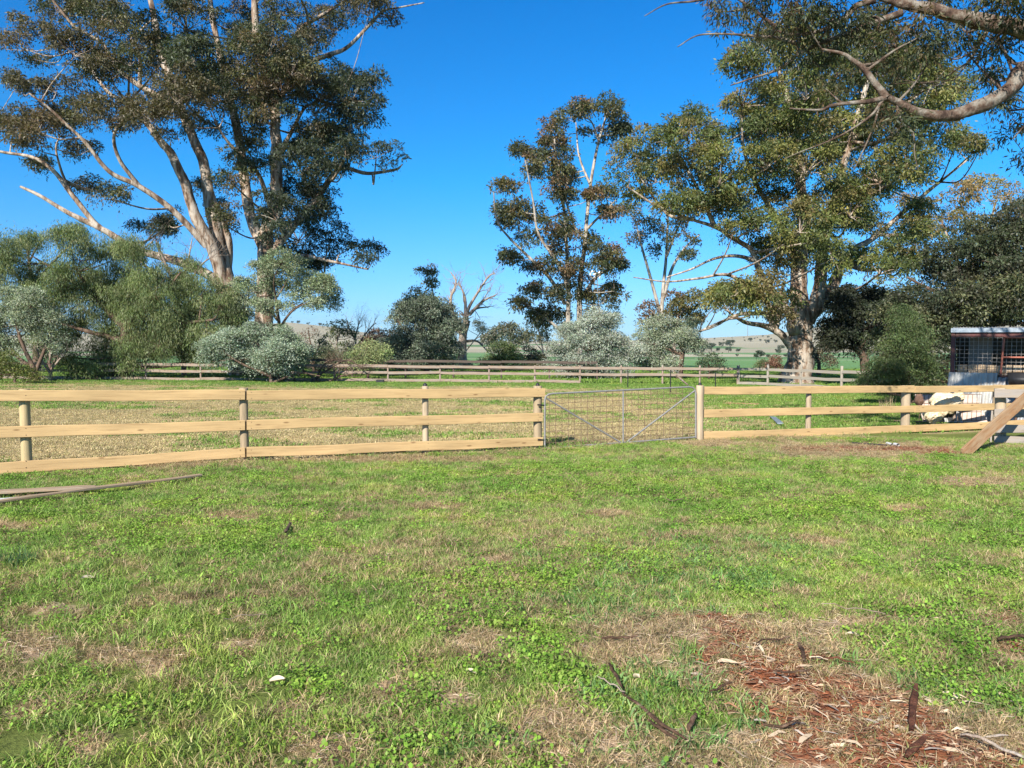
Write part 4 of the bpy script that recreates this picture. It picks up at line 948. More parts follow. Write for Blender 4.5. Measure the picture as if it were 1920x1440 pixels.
for px, pys in ((450, (741, 797, 849)), (471, (741, 797, 849)), (49, (747.5, 809, 870)), (802, (738, 788, 836)), (1008, (737, 782.5, 829))):
    for py in pys:
        nails(lf, pt(px, py, PA, PB, .018), nrm, 1)
# front fence, right run
rf = empty('rail_fence', tuple(pt(1310, 830, PC_, PD_)), 'fresh pale pine three rail fence running right from the gate to the weathered barrier', 'fence')
o, t_ = fpost(rf, 1311, 723, 832, .074, W_GREYP, PC_, PD_, off=.0); child_world(cap(rf, t_+Vector((0, 0, .004))), rf)
fpost(rf, 1319, 735, 800, .05, W_OLDP, PC_, PD_, off=-.17)
fpost(rf, 1521, 736, 805, .055, W_GREYP, PC_, PD_)
fpost(rf, 1705, 724, 815, .095, W_GREYP, PC_, PD_, off=-.12)
o, t_ = fpost(rf, 1877, 722, 812, .10, W_GREYP, PD_, PE_, off=-.12)
fpost(rf, 2085, 722, 812, .08, W_GREYP, PD_, PE_, off=-.12)
for a_, b_, Pa, Pb in [((1318, 732.3), (1713, 729.8), PC_, PD_), ((1318, 775), (1713, 766.5), PC_, PD_), ((1314, 816.5), (1713, 804), PC_, PD_),
                       ((1715, 729.8), (2100, 726), PD_, PE_), ((1715, 766.5), (2100, 757), PD_, PE_), ((1715, 804), (2100, 784), PD_, PE_)]:
    A = pt(a_[0], a_[1], Pa, Pb, .0); B = pt(b_[0], b_[1], Pa, Pb, .0); d_ = (B-A).normalized()
    child_world(board('rail', A+d_*.003, B, .150, .045, W_NEW, rf, seg=14, wob=.006), rf)
nr2 = Vector((PD_[1]-PC_[1], -(PD_[0]-PC_[0]), 0)).normalized()
for px, pys in ((1520, (731, 770.5, 810)), (1706, (730, 767, 804)), (1722, (730, 766, 803.5))):
    for py in pys: nails(rf, pt(px, py, PC_, PD_, .018), nr2, 1)

# gate
GA, GB = (0.56, 13.30), (3.45, 14.62)
gt = empty('wire_gate', tuple(pt(1022, 842, GA, GB)), 'galvanised pipe farm gate filled with square wire mesh between the two pine fences', 'gate')
def gpt(px, py): return pt(px, py, GA, GB)
def pipes(name, paths, r, mat, root, k=8):
    T = Tubes()
    for P in paths: T.add(P, [r]*len(P), k)
    return child_world(link(name, T.mesh(name, mat), root), root)
fr = [gpt(1021.5, 842), gpt(1021.5, 800), gpt(1021.5, 752), gpt(1023, 744), gpt(1028, 739.5), gpt(1036, 738), gpt(1160, 732), gpt(1292, 725.5), gpt(1299, 726.5), gpt(1303, 731), gpt(1304.5, 738), gpt(1304.5, 821)]
pipes('frame', [fr, [gpt(1021.5, 841.5), gpt(1060, 838), gpt(1168, 830), gpt(1304.5, 819.5)]], .0165, M_GALV, gt, 10)
pipes('upright', [[gpt(1168.5, 733), gpt(1168.5, 832)]], .015, M_GALV, gt)
pipes('brace', [[gpt(1023, 746), gpt(1166, 831)]], .015, M_GALV, gt)
pipes('brace', [[gpt(1302, 733), gpt(1171, 832)]], .015, M_GALV, gt)
ws = []
for i in range(23):
    px = 1030+i*11.9; t = (px-1021)/283
    ws.append([gpt(px, 738.5-11.5*t), gpt(px, 842-20*t)])
for j in range(1, 10):
    q = j/10.; q = q**1.08
    ws.append([gpt(1022+m*20.2, (1-q)*(739-11*(m/14))+q*(842-20*(m/14))+(rng.random()-.5)*.9) for m in range(15)])
pipes('wire_mesh', ws, .0042, M_WIRE, gt, 4)
for py in (760, 825): pipes('hinge', [[gpt(1021, py), gpt(1008, py-1)]], .014, M_BLACK, gt, 6)

# far fence: three weathered rails, posts
def farfence(root, posts, rails, mat, pr=.055, rh=.15, off=.08, wob=.012):
    P3 = []
    for (px, pyt, D) in posts:
        t_ = at(px, pyt, D); b_ = Vector((t_.x, t_.y+.08, g1(t_.x, t_.y)-.1)); t_ = Vector((t_.x, t_.y+.08, t_.z))
        child_world(link('post', postmesh('post', b_, t_, pr, mat, 8), root), root); P3.append(Vector((t_.x, t_.y-.08, t_.z)))
    for i in range(len(P3)-1):
        for row in rails:
            if len(row) > 1 and i in row[1]: continue
            zz = row[0]
            A = P3[i]; B = P3[i+1]; ga, gb = g1(A.x, A.y), g1(B.x, B.y)
            d_ = (B-A).normalized()*.006; j = rng.normal(0, .012, 2)
            child_world(board('rail', Vector((A.x, A.y-.0, ga+zz+j[0]))+d_, Vector((B.x, B.y, gb+zz+j[1]))-d_, rh, .04, mat, root, seg=5, wob=wob), root)
DF = 44.0
fx = [-90, 0, 132, 272, 375, 500, 626, 727, 825, 917, 1003, 1088, 1165, 1243, 1313, 1384]
ffr = empty('paddock_fence', (0, 44, g1(0, 44)), 'long weathered brown three rail fence across the back of the paddock', 'fence')
farfence(ffr, [(p, 686-(.5 if p > 700 else 0), DF) for p in fx], [(.93,), (.56,), (.13, (11, 12, 13, 14))], W_FAR)
fr2 = empty('paddock_fence', tuple(at(1502, 715, 41)), 'pale grey three rail fence turning towards the shed by the thick gum trunk', 'fence')
farfence(fr2, [(1386, 685, 44), (1441, 683, 42.5), (1503, 683.5, 40.5), (1580, 686.5, 38), (1668, 691, 35.5), (1757, 695, 33), (1850, 700, 30.5)], [(.93,), (.55,), (.14,)], wood('pale_grey_rails', (.32, .275, .21), (.20, .16, .12), .2, gr=.8, grey=(.30, .275, .24)), pr=.07)
fr3 = empty('old_fence', (0, 49, g1(0, 49)), 'dark second rail fence just behind the weathered paddock fence', 'fence')
farfence(fr3, [(p, 684.5, 49) for p in (560, 660, 760, 850, 940, 1030, 1120)], [(1.18,), (.78,)], W_DARKF, rh=.16)

# small things on and by the paddock
def simple(name, T, mat, label, cat, group=None):
    V = np.concatenate(T.V); c0 = V.mean(0); c0[2] = V[:, 2].min(); T.V = [v-c0 for v in T.V]
    o = link(name, T.mesh(name, mat)); o.location = c0; return tag(o, label, cat, group)
for px, pyt, pyb, lb in ((1177, 692, 728, 'left of three black steel pickets standing in the paddock behind the gate'), (1257, 694, 737, 'middle black steel picket behind the gate, the tallest of the three'), (1341, 699, 729, 'right black steel picket, seen just above the rail right of the gate')):
    D = gp(px, pyb).y; T = Tubes(); a_ = at(px, pyb+2, D); b_ = at(px+.6, pyt, D); a_.y = b_.y = D
    T.add([a_, b_], [.03, .026], 3); simple('steel_picket', T, M_BLACK, lb, 'post')
T = Tubes(); T.add([at(1268, 703, 42), at(1278, 712, 41), at(1290, 722, 39.5)], [.05, .05, .04], 6)
simple('timber_stay', T, W_GREY if False else M_GREYB, 'pale slanting stick propped against the paddock fence near the middle picket', 'stick')
def boxobj(name, px, py, D, w, d, h, mat, label, cat):
    bm = bmesh.new(); bmesh.ops.create_cube(bm, size=1); bmesh.ops.scale(bm, vec=(w, d, h), verts=bm.verts)
    top = [f for f in bm.faces if f.normal.z > .9]; r_ = bmesh.ops.inset_individual(bm, faces=top, thickness=min(w, d)*.12); bmesh.ops.translate(bm, verts=top[0].verts, vec=(0, 0, -h*.7))
    bmesh.ops.bevel(bm, geom=bm.edges[:], offset=.01, segments=2, affect='EDGES')
    me = bpy.data.meshes.new(name); bm.to_mesh(me); bm.free(); me.materials.append(mat)
    p = at(px, py, D); o = link(name, me); o.location = (p.x, p.y, g1(p.x, p.y)+h/2); return tag(o, label, cat)
boxobj('feed_trough', 713, 722, 43.3, .42, .3, .2, M_BLACK, 'small black trough on the grass under the far fence', 'trough')
def ground_plank(name, p0, p1, w, t, mat, label, lift=.02, cat='plank'):
    a_ = gp(*p0); b_ = gp(*p1); c0 = (a_+b_)/2; a_ = a_-c0+Vector((0, 0, lift)); b_ = b_-c0+Vector((0, 0, lift))
    o = link(name, Bx().plank(a_, b_, t, w, seg=10, wob=.012).mesh(name, mat)); o.location = c0; return tag(o, label, cat)
ground_plank('loose_plank', (-140, 944), (178, 926), .15, .03, W_DEB, 'wide weathered brown plank lying on the grass at the left edge', .075)
ground_plank('loose_plank', (-120, 969), (376, 900), .07, .03, W_DEB, 'long narrow grey plank lying on the grass with its tip furthest right', .07)
ground_plank('white_batten', (-100, 955), (78, 938), .05, .02, M_WHITE, 'thin white batten lying between the two planks on the grass at left', .05, 'batten')
ground_plank('timber_offcut', (1355, 757.5), (1424, 761), .12, .04, W_BROWN, 'reddish brown length of timber lying in the paddock right of the gate', .04)
ground_plank('metal_strip', (1446, 782), (1463, 799), .14, .02, M_FASCIA, 'grey strip lying on the grass seen between middle and lower rails', .05, 'strip')
ground_plank('timber_offcut', (1676, 792), (1728, 794), .1, .03, W_DEB, 'pale offcut lying on the grass behind the thick fence post', .04)
T = Tubes(); a_ = gp(1597, 833); b_ = gp(1664, 838); T.add([a_+Vector((0, 0, .03)), b_+Vector((0, 0, .03))], [.014, .014], 6)
simple('black_pipe', T, M_BLACK, 'thin black pipe lying on bare ground in front of the right fence', 'pipe')
T = Tubes(); T.add([gp(1663, 834)+Vector((0, 0, .03)), gp(1673, 837)+Vector((0, 0, .035))], [.025, .025], 8); simple('white_fitting', T, M_WHITE, 'left of two short white pipe ends beside the black pipe', 'pipe')
T = Tubes(); T.add([gp(1677, 836)+Vector((0, 0, .03)), gp(1684, 838)+Vector((0, 0, .035))], [.03, .03], 8); simple('white_fitting', T, M_WHITE, 'right of two short white pipe ends, at the tip of the black pipe', 'pipe')

# windmill tail far behind the middle gum
wm = empty('windmill', tuple(at(1146, 690, 100)), 'white farm windmill glimpsed through the crown of the slender gum', 'windmill'); wl = Vector(wm.location)
T = Tubes(); th = np.linspace(0, 2*np.pi, 20); c0 = np.array(at(1112, 515, 100))
T.add([c0+np.array([math.cos(q)*.35, 0, math.sin(q)*.45]) for q in th], [.12]*20, 5); T.add([c0, at(1128, 510, 100)], [.14, .14], 5)
child_world(link('wheel', T.mesh('wheel', M_WHITE), wm), wm)
T = Tubes(); T.add([at(1116, 513, 99.8), at(1127, 510, 99.8)], [.13, .17], 4); T.add([at(1124, 522, 99.8), at(1127, 514, 99.8)], [.12, .05], 4)
child_world(link('tail_vane', T.mesh('tail_vane', M_WHITE), wm), wm)
T = Tubes(); zt = at(1118, 514, 100); zg = g1(zt.x, zt.y)
for dx, dy in ((-.9, -.9), (.9, -.9), (.9, .9), (-.9, .9)): T.add([(zt.x+dx, zt.y+dy, zg), (zt.x+dx*.1, zt.y+dy*.1, zt.z)], [.04, .03], 4)
child_world(link('tower', T.mesh('tower', M_GALV), wm), wm)
T = Tubes(); m0 = at(1402, 632, 2300); T.add([m0, at(1402, 601, 2300)], [.9, .5], 4)
simple('radio_mast', T, M_GALV, 'hair thin mast on the skyline of the tan hill left of the thick gum', 'mast')

# ------------------------------------------------------------------ weathered barrier and leaning plank at right
def P(px, py, D): return at(px, py, D)
wb = empty('timber_barrier', tuple(at(1870, 836, 14.7)), 'weathered grey four board timber barrier at the right edge behind the leaning plank', 'barrier')
for (y0, y1, hh) in ((737.5, 740, .17), (775, 779, .16), (803, 806, .15), (826, 829.5, .17)):
    child_world(board('board', P(1864, y0, 14.7), P(2120, y1, 13.9), hh, .05, W_GREY, wb, seg=8, wob=.012), wb)
b_ = P(1877, 836, 14.82); child_world(link('post', postmesh('post', Vector((b_.x, b_.y, g1(b_.x, b_.y)-.1)), P(1875, 728, 14.86), .095, W_GREYP), wb), wb)
b_ = P(2085, 836, 14.2); child_world(link('post', postmesh('post', Vector((b_.x, b_.y, g1(b_.x, b_.y)-.1)), P(2085, 728, 14.2), .095, W_GREYP), wb), wb)
T = Tubes(); T.add([P(1860.5, 770, 14.66), P(1857.5, 836, 14.64)], [.02, .02], 4); child_world(link('upright', T.mesh('upright', M_GREYB), wb), wb)
a_ = gp(1806, 853); b_ = P(1962, 713, 14.45); d_ = b_-a_
side = Vector((0, -1, .0)); side = (side-d_.normalized()*side.dot(d_.normalized())).normalized()
o = link('leaning_plank', Bx().plank(Vector((0, 0, .02)), d_, .20, .045, seg=8, wob=.006, side=tuple(side)).mesh('leaning_plank', W_BROWN)); o.location = a_
tag(o, 'brown stained plank leaning diagonally up against the weathered barrier', 'plank')

# ------------------------------------------------------------------ shed
SD = 19.5
def S_(px, py, D=SD): return at(px, py, D)
sh = empty('wire_shed', tuple(S_(1785, 790)), 'small wire mesh shed with maroon steel posts and a grey fascia at right edge', 'shed')
def sq(name, pts, r, mat, k=4): return pipes(name, pts, r, mat, sh, k)
gzs = g1(S_(1780, 790).x, SD)
ztop = S_(1785, 617).z
xl = S_(1785, 700).x
def slab(name, x0, x1, y0, y1, z0, z1, mat, root=sh):
    bm = bmesh.new(); bmesh.ops.create_cube(bm, size=1)
    bmesh.ops.scale(bm, vec=(x1-x0, y1-y0, z1-z0), verts=bm.verts); bmesh.ops.translate(bm, verts=bm.verts, vec=((x0+x1)/2, (y0+y1)/2, (z0+z1)/2))
    bmesh.ops.bevel(bm, geom=bm.edges[:], offset=min(.006, (z1-z0)*.2, (y1-y0)*.2, (x1-x0)*.2), segments=1, affect='EDGES')
    me = bpy.data.meshes.new(name); bm.to_mesh(me); bm.free(); me.materials.append(mat)
    return child_world(link(name, me, root), root)
xr = xl+4.2; dep = 2.6
slab('fascia', xl-.05, xr, SD-.06, SD-.02, ztop-.09, ztop+.02, M_FASCIA)
# corrugated roof
def corr(name, O, ux, uy, nu, L, pitch, amp, mat, root):
    O = np.array(O, float); ux = np.array(ux, float); uy = np.array(uy, float); n = np.cross(ux, uy); n /= np.linalg.norm(n)
    W_ = np.linalg.norm(ux); k = int(W_/pitch*8); V = []; Fs = []
    for j in range(nu+1):
        for i in range(k+1): V.append(O+ux*i/k+uy*j/nu+n*amp*math.sin(2*math.pi*i/8))
    for j in range(nu):
        for i in range(k): a = j*(k+1)+i; Fs.append((a, a+1, a+k+2, a+k+1))
    nv = len(V); V = V+[v-n*.003 for v in V]; Fs = Fs+[tuple(q+nv for q in f[::-1]) for f in Fs]
    me = uvmesh(name, V, Fs, None, mat, True)
    o = link(name, me, root); return child_world(o, root) if root else o
corr('roof', (xl-.05, SD-.015, ztop-.035), (xr-xl, 0, 0), (0, dep, .12), 2, dep, .076, .010, M_CORR, sh)
slab('corner_post', xl-.04, xl+.05, SD-.01, SD+.09, gzs-.05, ztop-.092, M_MAROON)
slab('corner_post', xr-.1, xr, SD-.01, SD+.09, gzs-.05, ztop-.092, M_MAROON)
slab('corner_post', xl-.04, xl+.05, SD+dep-.1, SD+dep, gzs-.1, ztop-.04, M_MAROON)
slab('lintel', xl+.052, xr-.102, SD, SD+.06, ztop-.20, ztop-.094, M_MAROON)
slab('back_wall', xl+.06, xr, SD+dep+.002, SD+dep+.04, gzs-.1, ztop-.05, M_SHADE)
slab('side_wall', xl-.03, xl-.01, SD+.10, SD+dep-.11, gzs-.1, ztop-.06, M_BROWNM)
xd0 = S_(1864, 650).x; xd1 = S_(1960, 650).x; z0m = S_(1800, 700).z
ms_ = []
zt_ = ztop-.205
for i in range(int((xr-.1-xl-.06)/.1)): x_ = xl+.06+i*.1; ms_.append([Vector((x_, SD+.03, z0m-.6)), Vector((x_, SD+.03, zt_))])
z_ = z0m-.6
while z_ < zt_: ms_.append([Vector((xl+.05, SD+.036, z_)), Vector((xr-.1, SD+.036, z_))]); z_ += .1
sq('wire_mesh', ms_, .005, M_MESHG, 4)
zd1 = zt_-.01; zd0 = S_(1864, 704).z; zdm = S_(1864, 669).z
dr_ = [[Vector((xd0+.05, SD-.04, zd1)), Vector((xd0, SD-.04, zd0))], [Vector((xd0+.05, SD-.04, zd1)), Vector((xd1, SD-.04, zd1))], [Vector((xd0+.02, SD-.04, zdm)), Vector((xd1, SD-.04, zdm))], [Vector((xd0, SD-.04, zd0)), Vector((xd1, SD-.04, zd0))], [Vector((xd1, SD-.04, zd1)), Vector((xd1, SD-.04, zd0))]]
sq('door_frame', dr_, .025, M_RED, 6)
# stacked timber blocks inside on a sill
zb = S_(1800, 698, SD+.5).z; hb = S_(1800, 683, SD+.5).z-zb
bk = 0; xb = xl+.12
slab('shelf', xl+.08, xr-.12, SD+.38, SD+.72, zb-.05, zb-.002, W_BROWN)
while xb < xr-.4:
    wdt = rng.uniform(.14, .24)
    me_ = Bx().plank(Vector((0, 0, 0)), Vector((wdt-.02, 0, 0)), hb*rng.uniform(.8, 1.05), .22, seg=2, wob=.004, ch=.012).mesh('timber_block', wood('sawn_block', (.48, .35, .22), (.3, .2, .13), 0) if bk == 0 else BLK)
    if bk == 0: BLK = me_.materials[0]
    o = link('timber_block', me_); o.location = (xb, SD+.52, zb+hb/2); xb += wdt; bk += 1
    tag(o, 'sawn timber block in the row on the shelf inside the mesh shed', 'block', 'timber blocks in a row inside the shed')
slab('inner_panel', xl+.35, xl+.36+.5, SD+.9, SD+.93, zb-.3, zb+1.0, W_GREY)

def loose(o, root_loc): return o
# corrugated sheets leaning on shed front
a_ = S_(1786, 792, 19.15); b_ = S_(1864, 792, 19.15); c_ = S_(1788, 698, 19.33); e_ = S_(1859, 703, 19.33)
def free_corr(name, O, ux, uy, label, mat=M_CORR):
    o = corr(name, (0, 0, 0), ux, uy, 3, 0, .13, .022, mat, None); o.location = O; return tag(o, label, 'sheet metal')
free_corr('corrugated_sheet', a_, b_-a_, c_-a_, 'corrugated zinc sheet leaning against the left bay of the mesh shed')
a2 = S_(1866, 806, 18.7); b2 = S_(1990, 806, 18.7); c2 = S_(1868, 706, 19.3)
free_corr('corrugated_sheet', a2, b2-a2, c2-a2, 'duller corrugated sheet leaning below the red framed door of the mesh shed', metal('dull_zinc', (.34, .36, .38), .6, .3, (.25, .22, .2), 4))
PIV = Vector(sh.location)
def swing(o, a=-.54):
    m = Matrix.Rotation(a, 3, 'Z'); d = Vector(o.location)-PIV; o.location = PIV+m @ d; o.rotation_euler.z += a
swing(sh)
for o in list(COL.objects):
    if o.name.startswith(('timber_block', 'corrugated_sheet')): swing(o)
# pinkish board panels with wire
def panel(px0, px1, y0, y1, D0, D1, label):
    A = at(px0, y1, D0); B = at(px1, y1, D0); C = at(px0+3, y0, D1); d = (B-A)
    root = empty('wired_board', tuple(A), label, 'panel')
    mid = (A+B)/2; up = (C-A); w = d.length
    o = board('board', (A+up*.5)-A, (B+up*.5)-A, up.length, .03, W_PANEL, root, up=tuple(up.normalized()), seg=4, wob=.004)
    T = Tubes(); n = up.cross(d).normalized(); n = n if n.y < 0 else -n; of = n*.03
    for i in range(6): T.add([d*(i/5)+of, d*(i/5)+up+of], [.006, .006], 4)
    for i in range(4): T.add([up*(i/3)+of, up*(i/3)+d+of], [.006, .006], 4)
    link('wire', T.mesh('wire', M_WIRE), root)
panel(1722, 1762, 741, 790, 18.1, 18.5, 'pinkish wire gridded board leaning behind the left side of the cream tarpaulin')
panel(1794, 1838, 741, 790, 17.9, 18.4, 'pinkish wire gridded board leaning right of the cream tarpaulin')
# tarpaulin bundle
def blob(name, c0, rad, mat, label, cat, seed, amp=.3, sc=1.3, hang=0.):
    bm = bmesh.new(); bmesh.ops.create_icosphere(bm, subdivisions=5, radius=1)
    for v in bm.verts:
        p = v.co.copy(); n = fbm([p.x*sc+seed], [p.z*sc*1.4+p.y*2], 1.4, seed, 4)[0]-.5; n2 = abs(vn([p.x*5+p.z*2], [p.y*4-p.z], seed)[0]-.5)
        f = 1+amp*n*1.6+.10*n2; z = p.z*f
        if z < -.2: z = z*(1+hang*max(0, math.sin(p.x*4+seed)))
        v.co = Vector((p.x*f*rad[0], p.y*f*rad[1], z*rad[2]))
    for f in bm.faces: f.smooth = True
    me = bpy.data.meshes.new(name); bm.to_mesh(me); bm.free(); me.materials.append(mat)
    o = link(name, me); o.location = c0; return tag(o, label, cat)
mT, nt, b, _ = mk_mat('cream_canvas'); g = N(nt, 'ShaderNodeNewGeometry'); n = noise(nt, g.outputs['Position'], 6, 6, .7)
nt.links.new(ramp(nt, n, [(.38, (.50, .36, .20)), (.52, (.72, .60, .40)), (.7, (.78, .68, .50))]), b.inputs['Base Color']); b.inputs['Roughness'].default_value = .9; bump(nt, b, noise(nt, g.outputs['Position'], 14, 4, .6), .8, .03)
blob('tarpaulin', at(1772, 757, 17.75), (.34, .24, .26), mT, 'crumpled cream tarpaulin heaped over junk in front of the shed', 'tarpaulin', 3, .32, 1.6, .5)
blob('sack', at(1750, 776, 17.6), (.20, .14, .17), mT, 'lower fold of cream canvas hanging to the grass below the tarpaulin heap', 'canvas', 8, .5, 1.6, .3)
blob('sack', at(1797, 744, 17.9), (.12, .12, .13), mT, 'small upright cream bag beside the right of the tarpaulin heap', 'bag', 12, .4)
blob('rubbish_bundle', at(1723, 749, 17.9), (.09, .09, .13), M_BROWNM, 'brown scrunched bundle just right of the thick fence post', 'bundle', 15, .5)
# black crate stand
cr = empty('black_crate', tuple(at(1780, 790, 17.8)), 'black plastic crate under the tarpaulin with ribbed corner leg', 'crate'); cl0 = Vector(cr.location)
bm = bmesh.new(); bmesh.ops.create_cube(bm, size=1); bmesh.ops.scale(bm, vec=(.42, .35, .20), verts=bm.verts); bmesh.ops.translate(bm, verts=bm.verts, vec=(.0, .25, .17)); bmesh.ops.bevel(bm, geom=bm.edges[:], offset=.015, segments=2, affect='EDGES')
me = bpy.data.meshes.new('box'); bm.to_mesh(me); bm.free(); me.materials.append(M_BLACK); link('box', me, cr)
T = Tubes()
for i in range(7): T.add([(-.02, -.02, .02+i*.035), (.06, -.02, .02+i*.035)], [.012, .012], 4)
T.add([(-.03, -.02, 0), (-.03, -.02, .27)], [.01, .01], 4); T.add([(.07, -.02, 0), (.07, -.02, .27)], [.01, .01], 4)
link('leg', T.mesh('leg', M_SHADE), cr)
T = Tubes(); p_ = at(1791, 790, 17.75); T.add([p_, p_+Vector((-.05, .05, .3))], [.035, .03], 8); simple('grey_stake', T, M_GREYB, 'short grey stake between the black crate and the right pinkish panel', 'stake')
# black tub on the second sheet
bm = bmesh.new(); bmesh.ops.create_cone(bm, cap_ends=True, segments=24, radius1=.26, radius2=.32, depth=.34)
tf = [f for f in bm.faces if f.normal.z > .9]; bmesh.ops.inset_individual(bm, faces=tf, thickness=.03); bmesh.ops.translate(bm, verts=tf[0].verts, vec=(0, 0, -.28))
for f in bm.faces: f.smooth = len(f.verts) == 4
me = bpy.data.meshes.new('tub'); bm.to_mesh(me); bm.free(); me.materials.append(M_BLACK)
ts = empty('tub_stand', tuple(at(1915, 795, 18.3)), 'brown stand carrying the black tub at the right edge', 'stand'); tl_ = Vector(ts.location)
T = Tubes(); zc = at(1915, 728, 18.3).z-tl_.z; zf = g1(tl_.x, tl_.y)-tl_.z
for dx in (-.3, .3):
    for dy in (-.25, .25): T = Tubes(); T.add([(dx, dy, zf), (dx, dy, zc)], [.03, .03], 5); link('leg', T.mesh('leg', M_BROWNM), ts)
link('top', Bx().plank(Vector((-.36, 0, zc+.015)), Vector((.36, 0, zc+.015)), .03, .6, seg=2).mesh('top', W_BROWN), ts)
o = link('black_tub', me); o.location = (tl_.x, tl_.y, tl_.z+zc+.03+.17+.002); tag(o, 'round black tub standing at the front of the mesh shed, at the right edge', 'tub')

# tall dry grass by the fence foot
Vb, Fq_, Ft_, C_ = blades(60, .22, .55, .012, .35, DRYC[:3], 5, curl=1.1)
o = link('dry_grass_tussock', mesh_np('tussock', Vb, [Fq_, Ft_], C_, M_DRY)); p_ = gp(1662, 772); o.location = p_; tag(o, 'tall bleached grass tussock seen between the top and middle rails before the shed', 'grass tussock')
Vb, Fq_, Ft_, C_ = blades(120, .14, .16, .006, .55, [(.07,.14,.05),(.09,.17,.07)], 6, curl=1.2)
o = link('grass_tussock', mesh_np('tussock', Vb, [Fq_, Ft_], C_, M_GRASS)); p_ = gp(32, 1058); o.location = p_; tag(o, 'dark bluish green grass tussock on the lawn near the left edge', 'grass tussock')

# ------------------------------------------------------------------ bark, chips, fallen leaves in the foreground
M_CHIP = leaf_mat('bark_litter', .8, .05, .2)
def litter(n, ells, cols, L0, L1, w0, w1, lift, name, label, cat):
    xs, ys = [], []
    x, y = sample(2.4, 15, n); px, py = proj(x, y, gz(x, y)); m = emask(ells, px, py, 3); m = m*(1-.85*emask(DIRT, px, py, 9)) if name == 'straw_litter' else m; k = rng.random(len(x)) < m
    x, y = x[k], y[k]; k = len(x); z = gz(x, y)+rng.uniform(.002, lift, k)
    th = rng.normal(-.35, .8, k); tl = rng.normal(0, .10, k)
    d = np.stack([np.cos(th), np.sin(th)*.9, tl], -1); d /= np.linalg.norm(d, axis=1)[:, None]
    s = np.cross(d, np.array([0, 0, 1.])+rng.normal(0, .35, (k, 3))); s /= np.linalg.norm(s, axis=1)[:, None]
    nn = np.cross(s, d); L = rng.uniform(L0, L1, k)*rng.uniform(.4, 1, k); w = rng.uniform(w0, w1, k)
    c = np.stack([x, y, z], -1); V = []
    for q, ww, hh in ((-.5, .5, 0), (-.2, 1, .06), (.2, .9, .05), (.5, .35, 0)):
        bend = rng.normal(0, .06, k)
        ce = c+d*(L*q)[:, None]+nn*(L*hh)[:, None]+s*(L*bend)[:, None]
        V += [ce-s*(w*ww*.5)[:, None], ce+s*(w*ww*.5)[:, None]]
    V = np.stack(V, 1).reshape(-1, 3); i = (np.arange(k)*8)[:, None]
    Fq = np.concatenate([i+np.array([[0, 1, 3, 2]]), i+np.array([[2, 3, 5, 4]]), i+np.array([[4, 5, 7, 6]])])
    cols = np.array(cols); C = cols[rng.integers(0, len(cols), k)]*rng.uniform(.7, 1.3, k)[:, None]
    tag(link(name, mesh_np(name, V, Fq, np.repeat(C, 8, 0), M_CHIP)), label, cat, kind='stuff')
litter(1500, STRAW[:27], [(.55,.42,.28),(.62,.50,.36),(.42,.28,.18),(.50,.40,.30)], .03, .14, .0015, .0042, .025, 'straw_litter', 'loose pale straw and stalks scattered over the bare patches', 'straw')
litter(3000, DIRT, [(.27,.10,.055),(.30,.15,.085),(.46,.32,.21),(.15,.06,.035),(.24,.085,.04),(.33,.18,.10),(.20,.10,.065)], .015, .095, .003, .011, .025, 'bark_litter', 'red brown bark chips and shreds on the bare soil patch', 'bark chips')
litter(110, [(1700,1360,200,60),(1500,1400,200,50),(1780,1400,120,50),(1400,1250,120,40)], [(.60,.48,.34),(.52,.40,.28),(.45,.38,.32)], .05, .15, .008, .022, .03, 'bark_flakes', 'pale curled bark flakes on the red soil patch', 'bark flakes')
def barkstrip(pts, w, h, mat, label, seed):
    W3 = [gp(*p) for p in pts]; c0 = W3[0].copy(); T = Tubes()
    C = catmull([tuple(v-c0+Vector((0, 0, h+.006))) for v in W3], 5); t = np.linspace(0, 1, len(C))
    C[:, 2] += (fbm(t*5+seed, t*0, 1, seed, 2)-.3)*.03
    T.add(C, .62*w*(.5+.5*np.sin(np.pi*np.clip(t*.9+.05, 0, 1)))*(.8+.4*fbm(t*9, t*0+seed, 1, seed, 2)), 6, .45)
    o = link('bark_strip', T.mesh('bark_strip', mat)); o.location = c0+Vector((0, 0, .028)); o.scale.z = .6 if w > .013 else 1; tag(o, label, 'bark strip')
W_RB = bark_mat('red_bark', [(.35, (.09, .035, .02)), (.55, (.20, .08, .045)), (.72, (.36, .2, .12))], (12, 12, 12))
W_DB = bark_mat('dark_bark', [(.35, (.05, .03, .02)), (.55, (.14, .08, .05)), (.72, (.30, .2, .14))], (12, 12, 12))
barkstrip([(1142,1262),(1158,1290),(1170,1322)], .016, .02, W_DB, 'upper curved piece of the long brown bark branch left of the red soil', 1)
barkstrip([(1170,1322),(1205,1345),(1245,1380),(1285,1405)], .017, .015, W_DB, 'lower piece of the long brown bark branch running into the green runner grass', 2)
barkstrip([(1215,1365),(1240,1385),(1270,1404)], .018, .01, W_DB, 'thick split bark stick lying beside the lower long bark branch', 3)
barkstrip([(1126,1214),(1150,1213),(1195,1210)], .012, .012, W_DB, 'dark crinkled bark strip on pale straw at the left of the bare patch', 4)
barkstrip([(1496,1220),(1505,1235),(1506,1252)], .018, .012, W_DB, 'short upright looking dark bark piece at the top right of the red soil', 5)
barkstrip([(1418,1228),(1445,1218),(1480,1214)], .010, .02, W_DB, 'thin arched bark strip at the top of the red soil', 6)
barkstrip([(1718,1300),(1712,1340),(1708,1385)], .026, .012, W_RB, 'wide red brown bark slab at the right of the red soil', 7)
barkstrip([(1735,1398),(1712,1420),(1700,1436)], .026, .012, W_RB, 'red brown bark slab at the bottom edge below the wide slab', 8)
barkstrip([(1430,1375),(1470,1380),(1500,1370)], .014, .02, W_DB, 'brown bark piece with dark shadow in the middle of the pale flakes', 9)
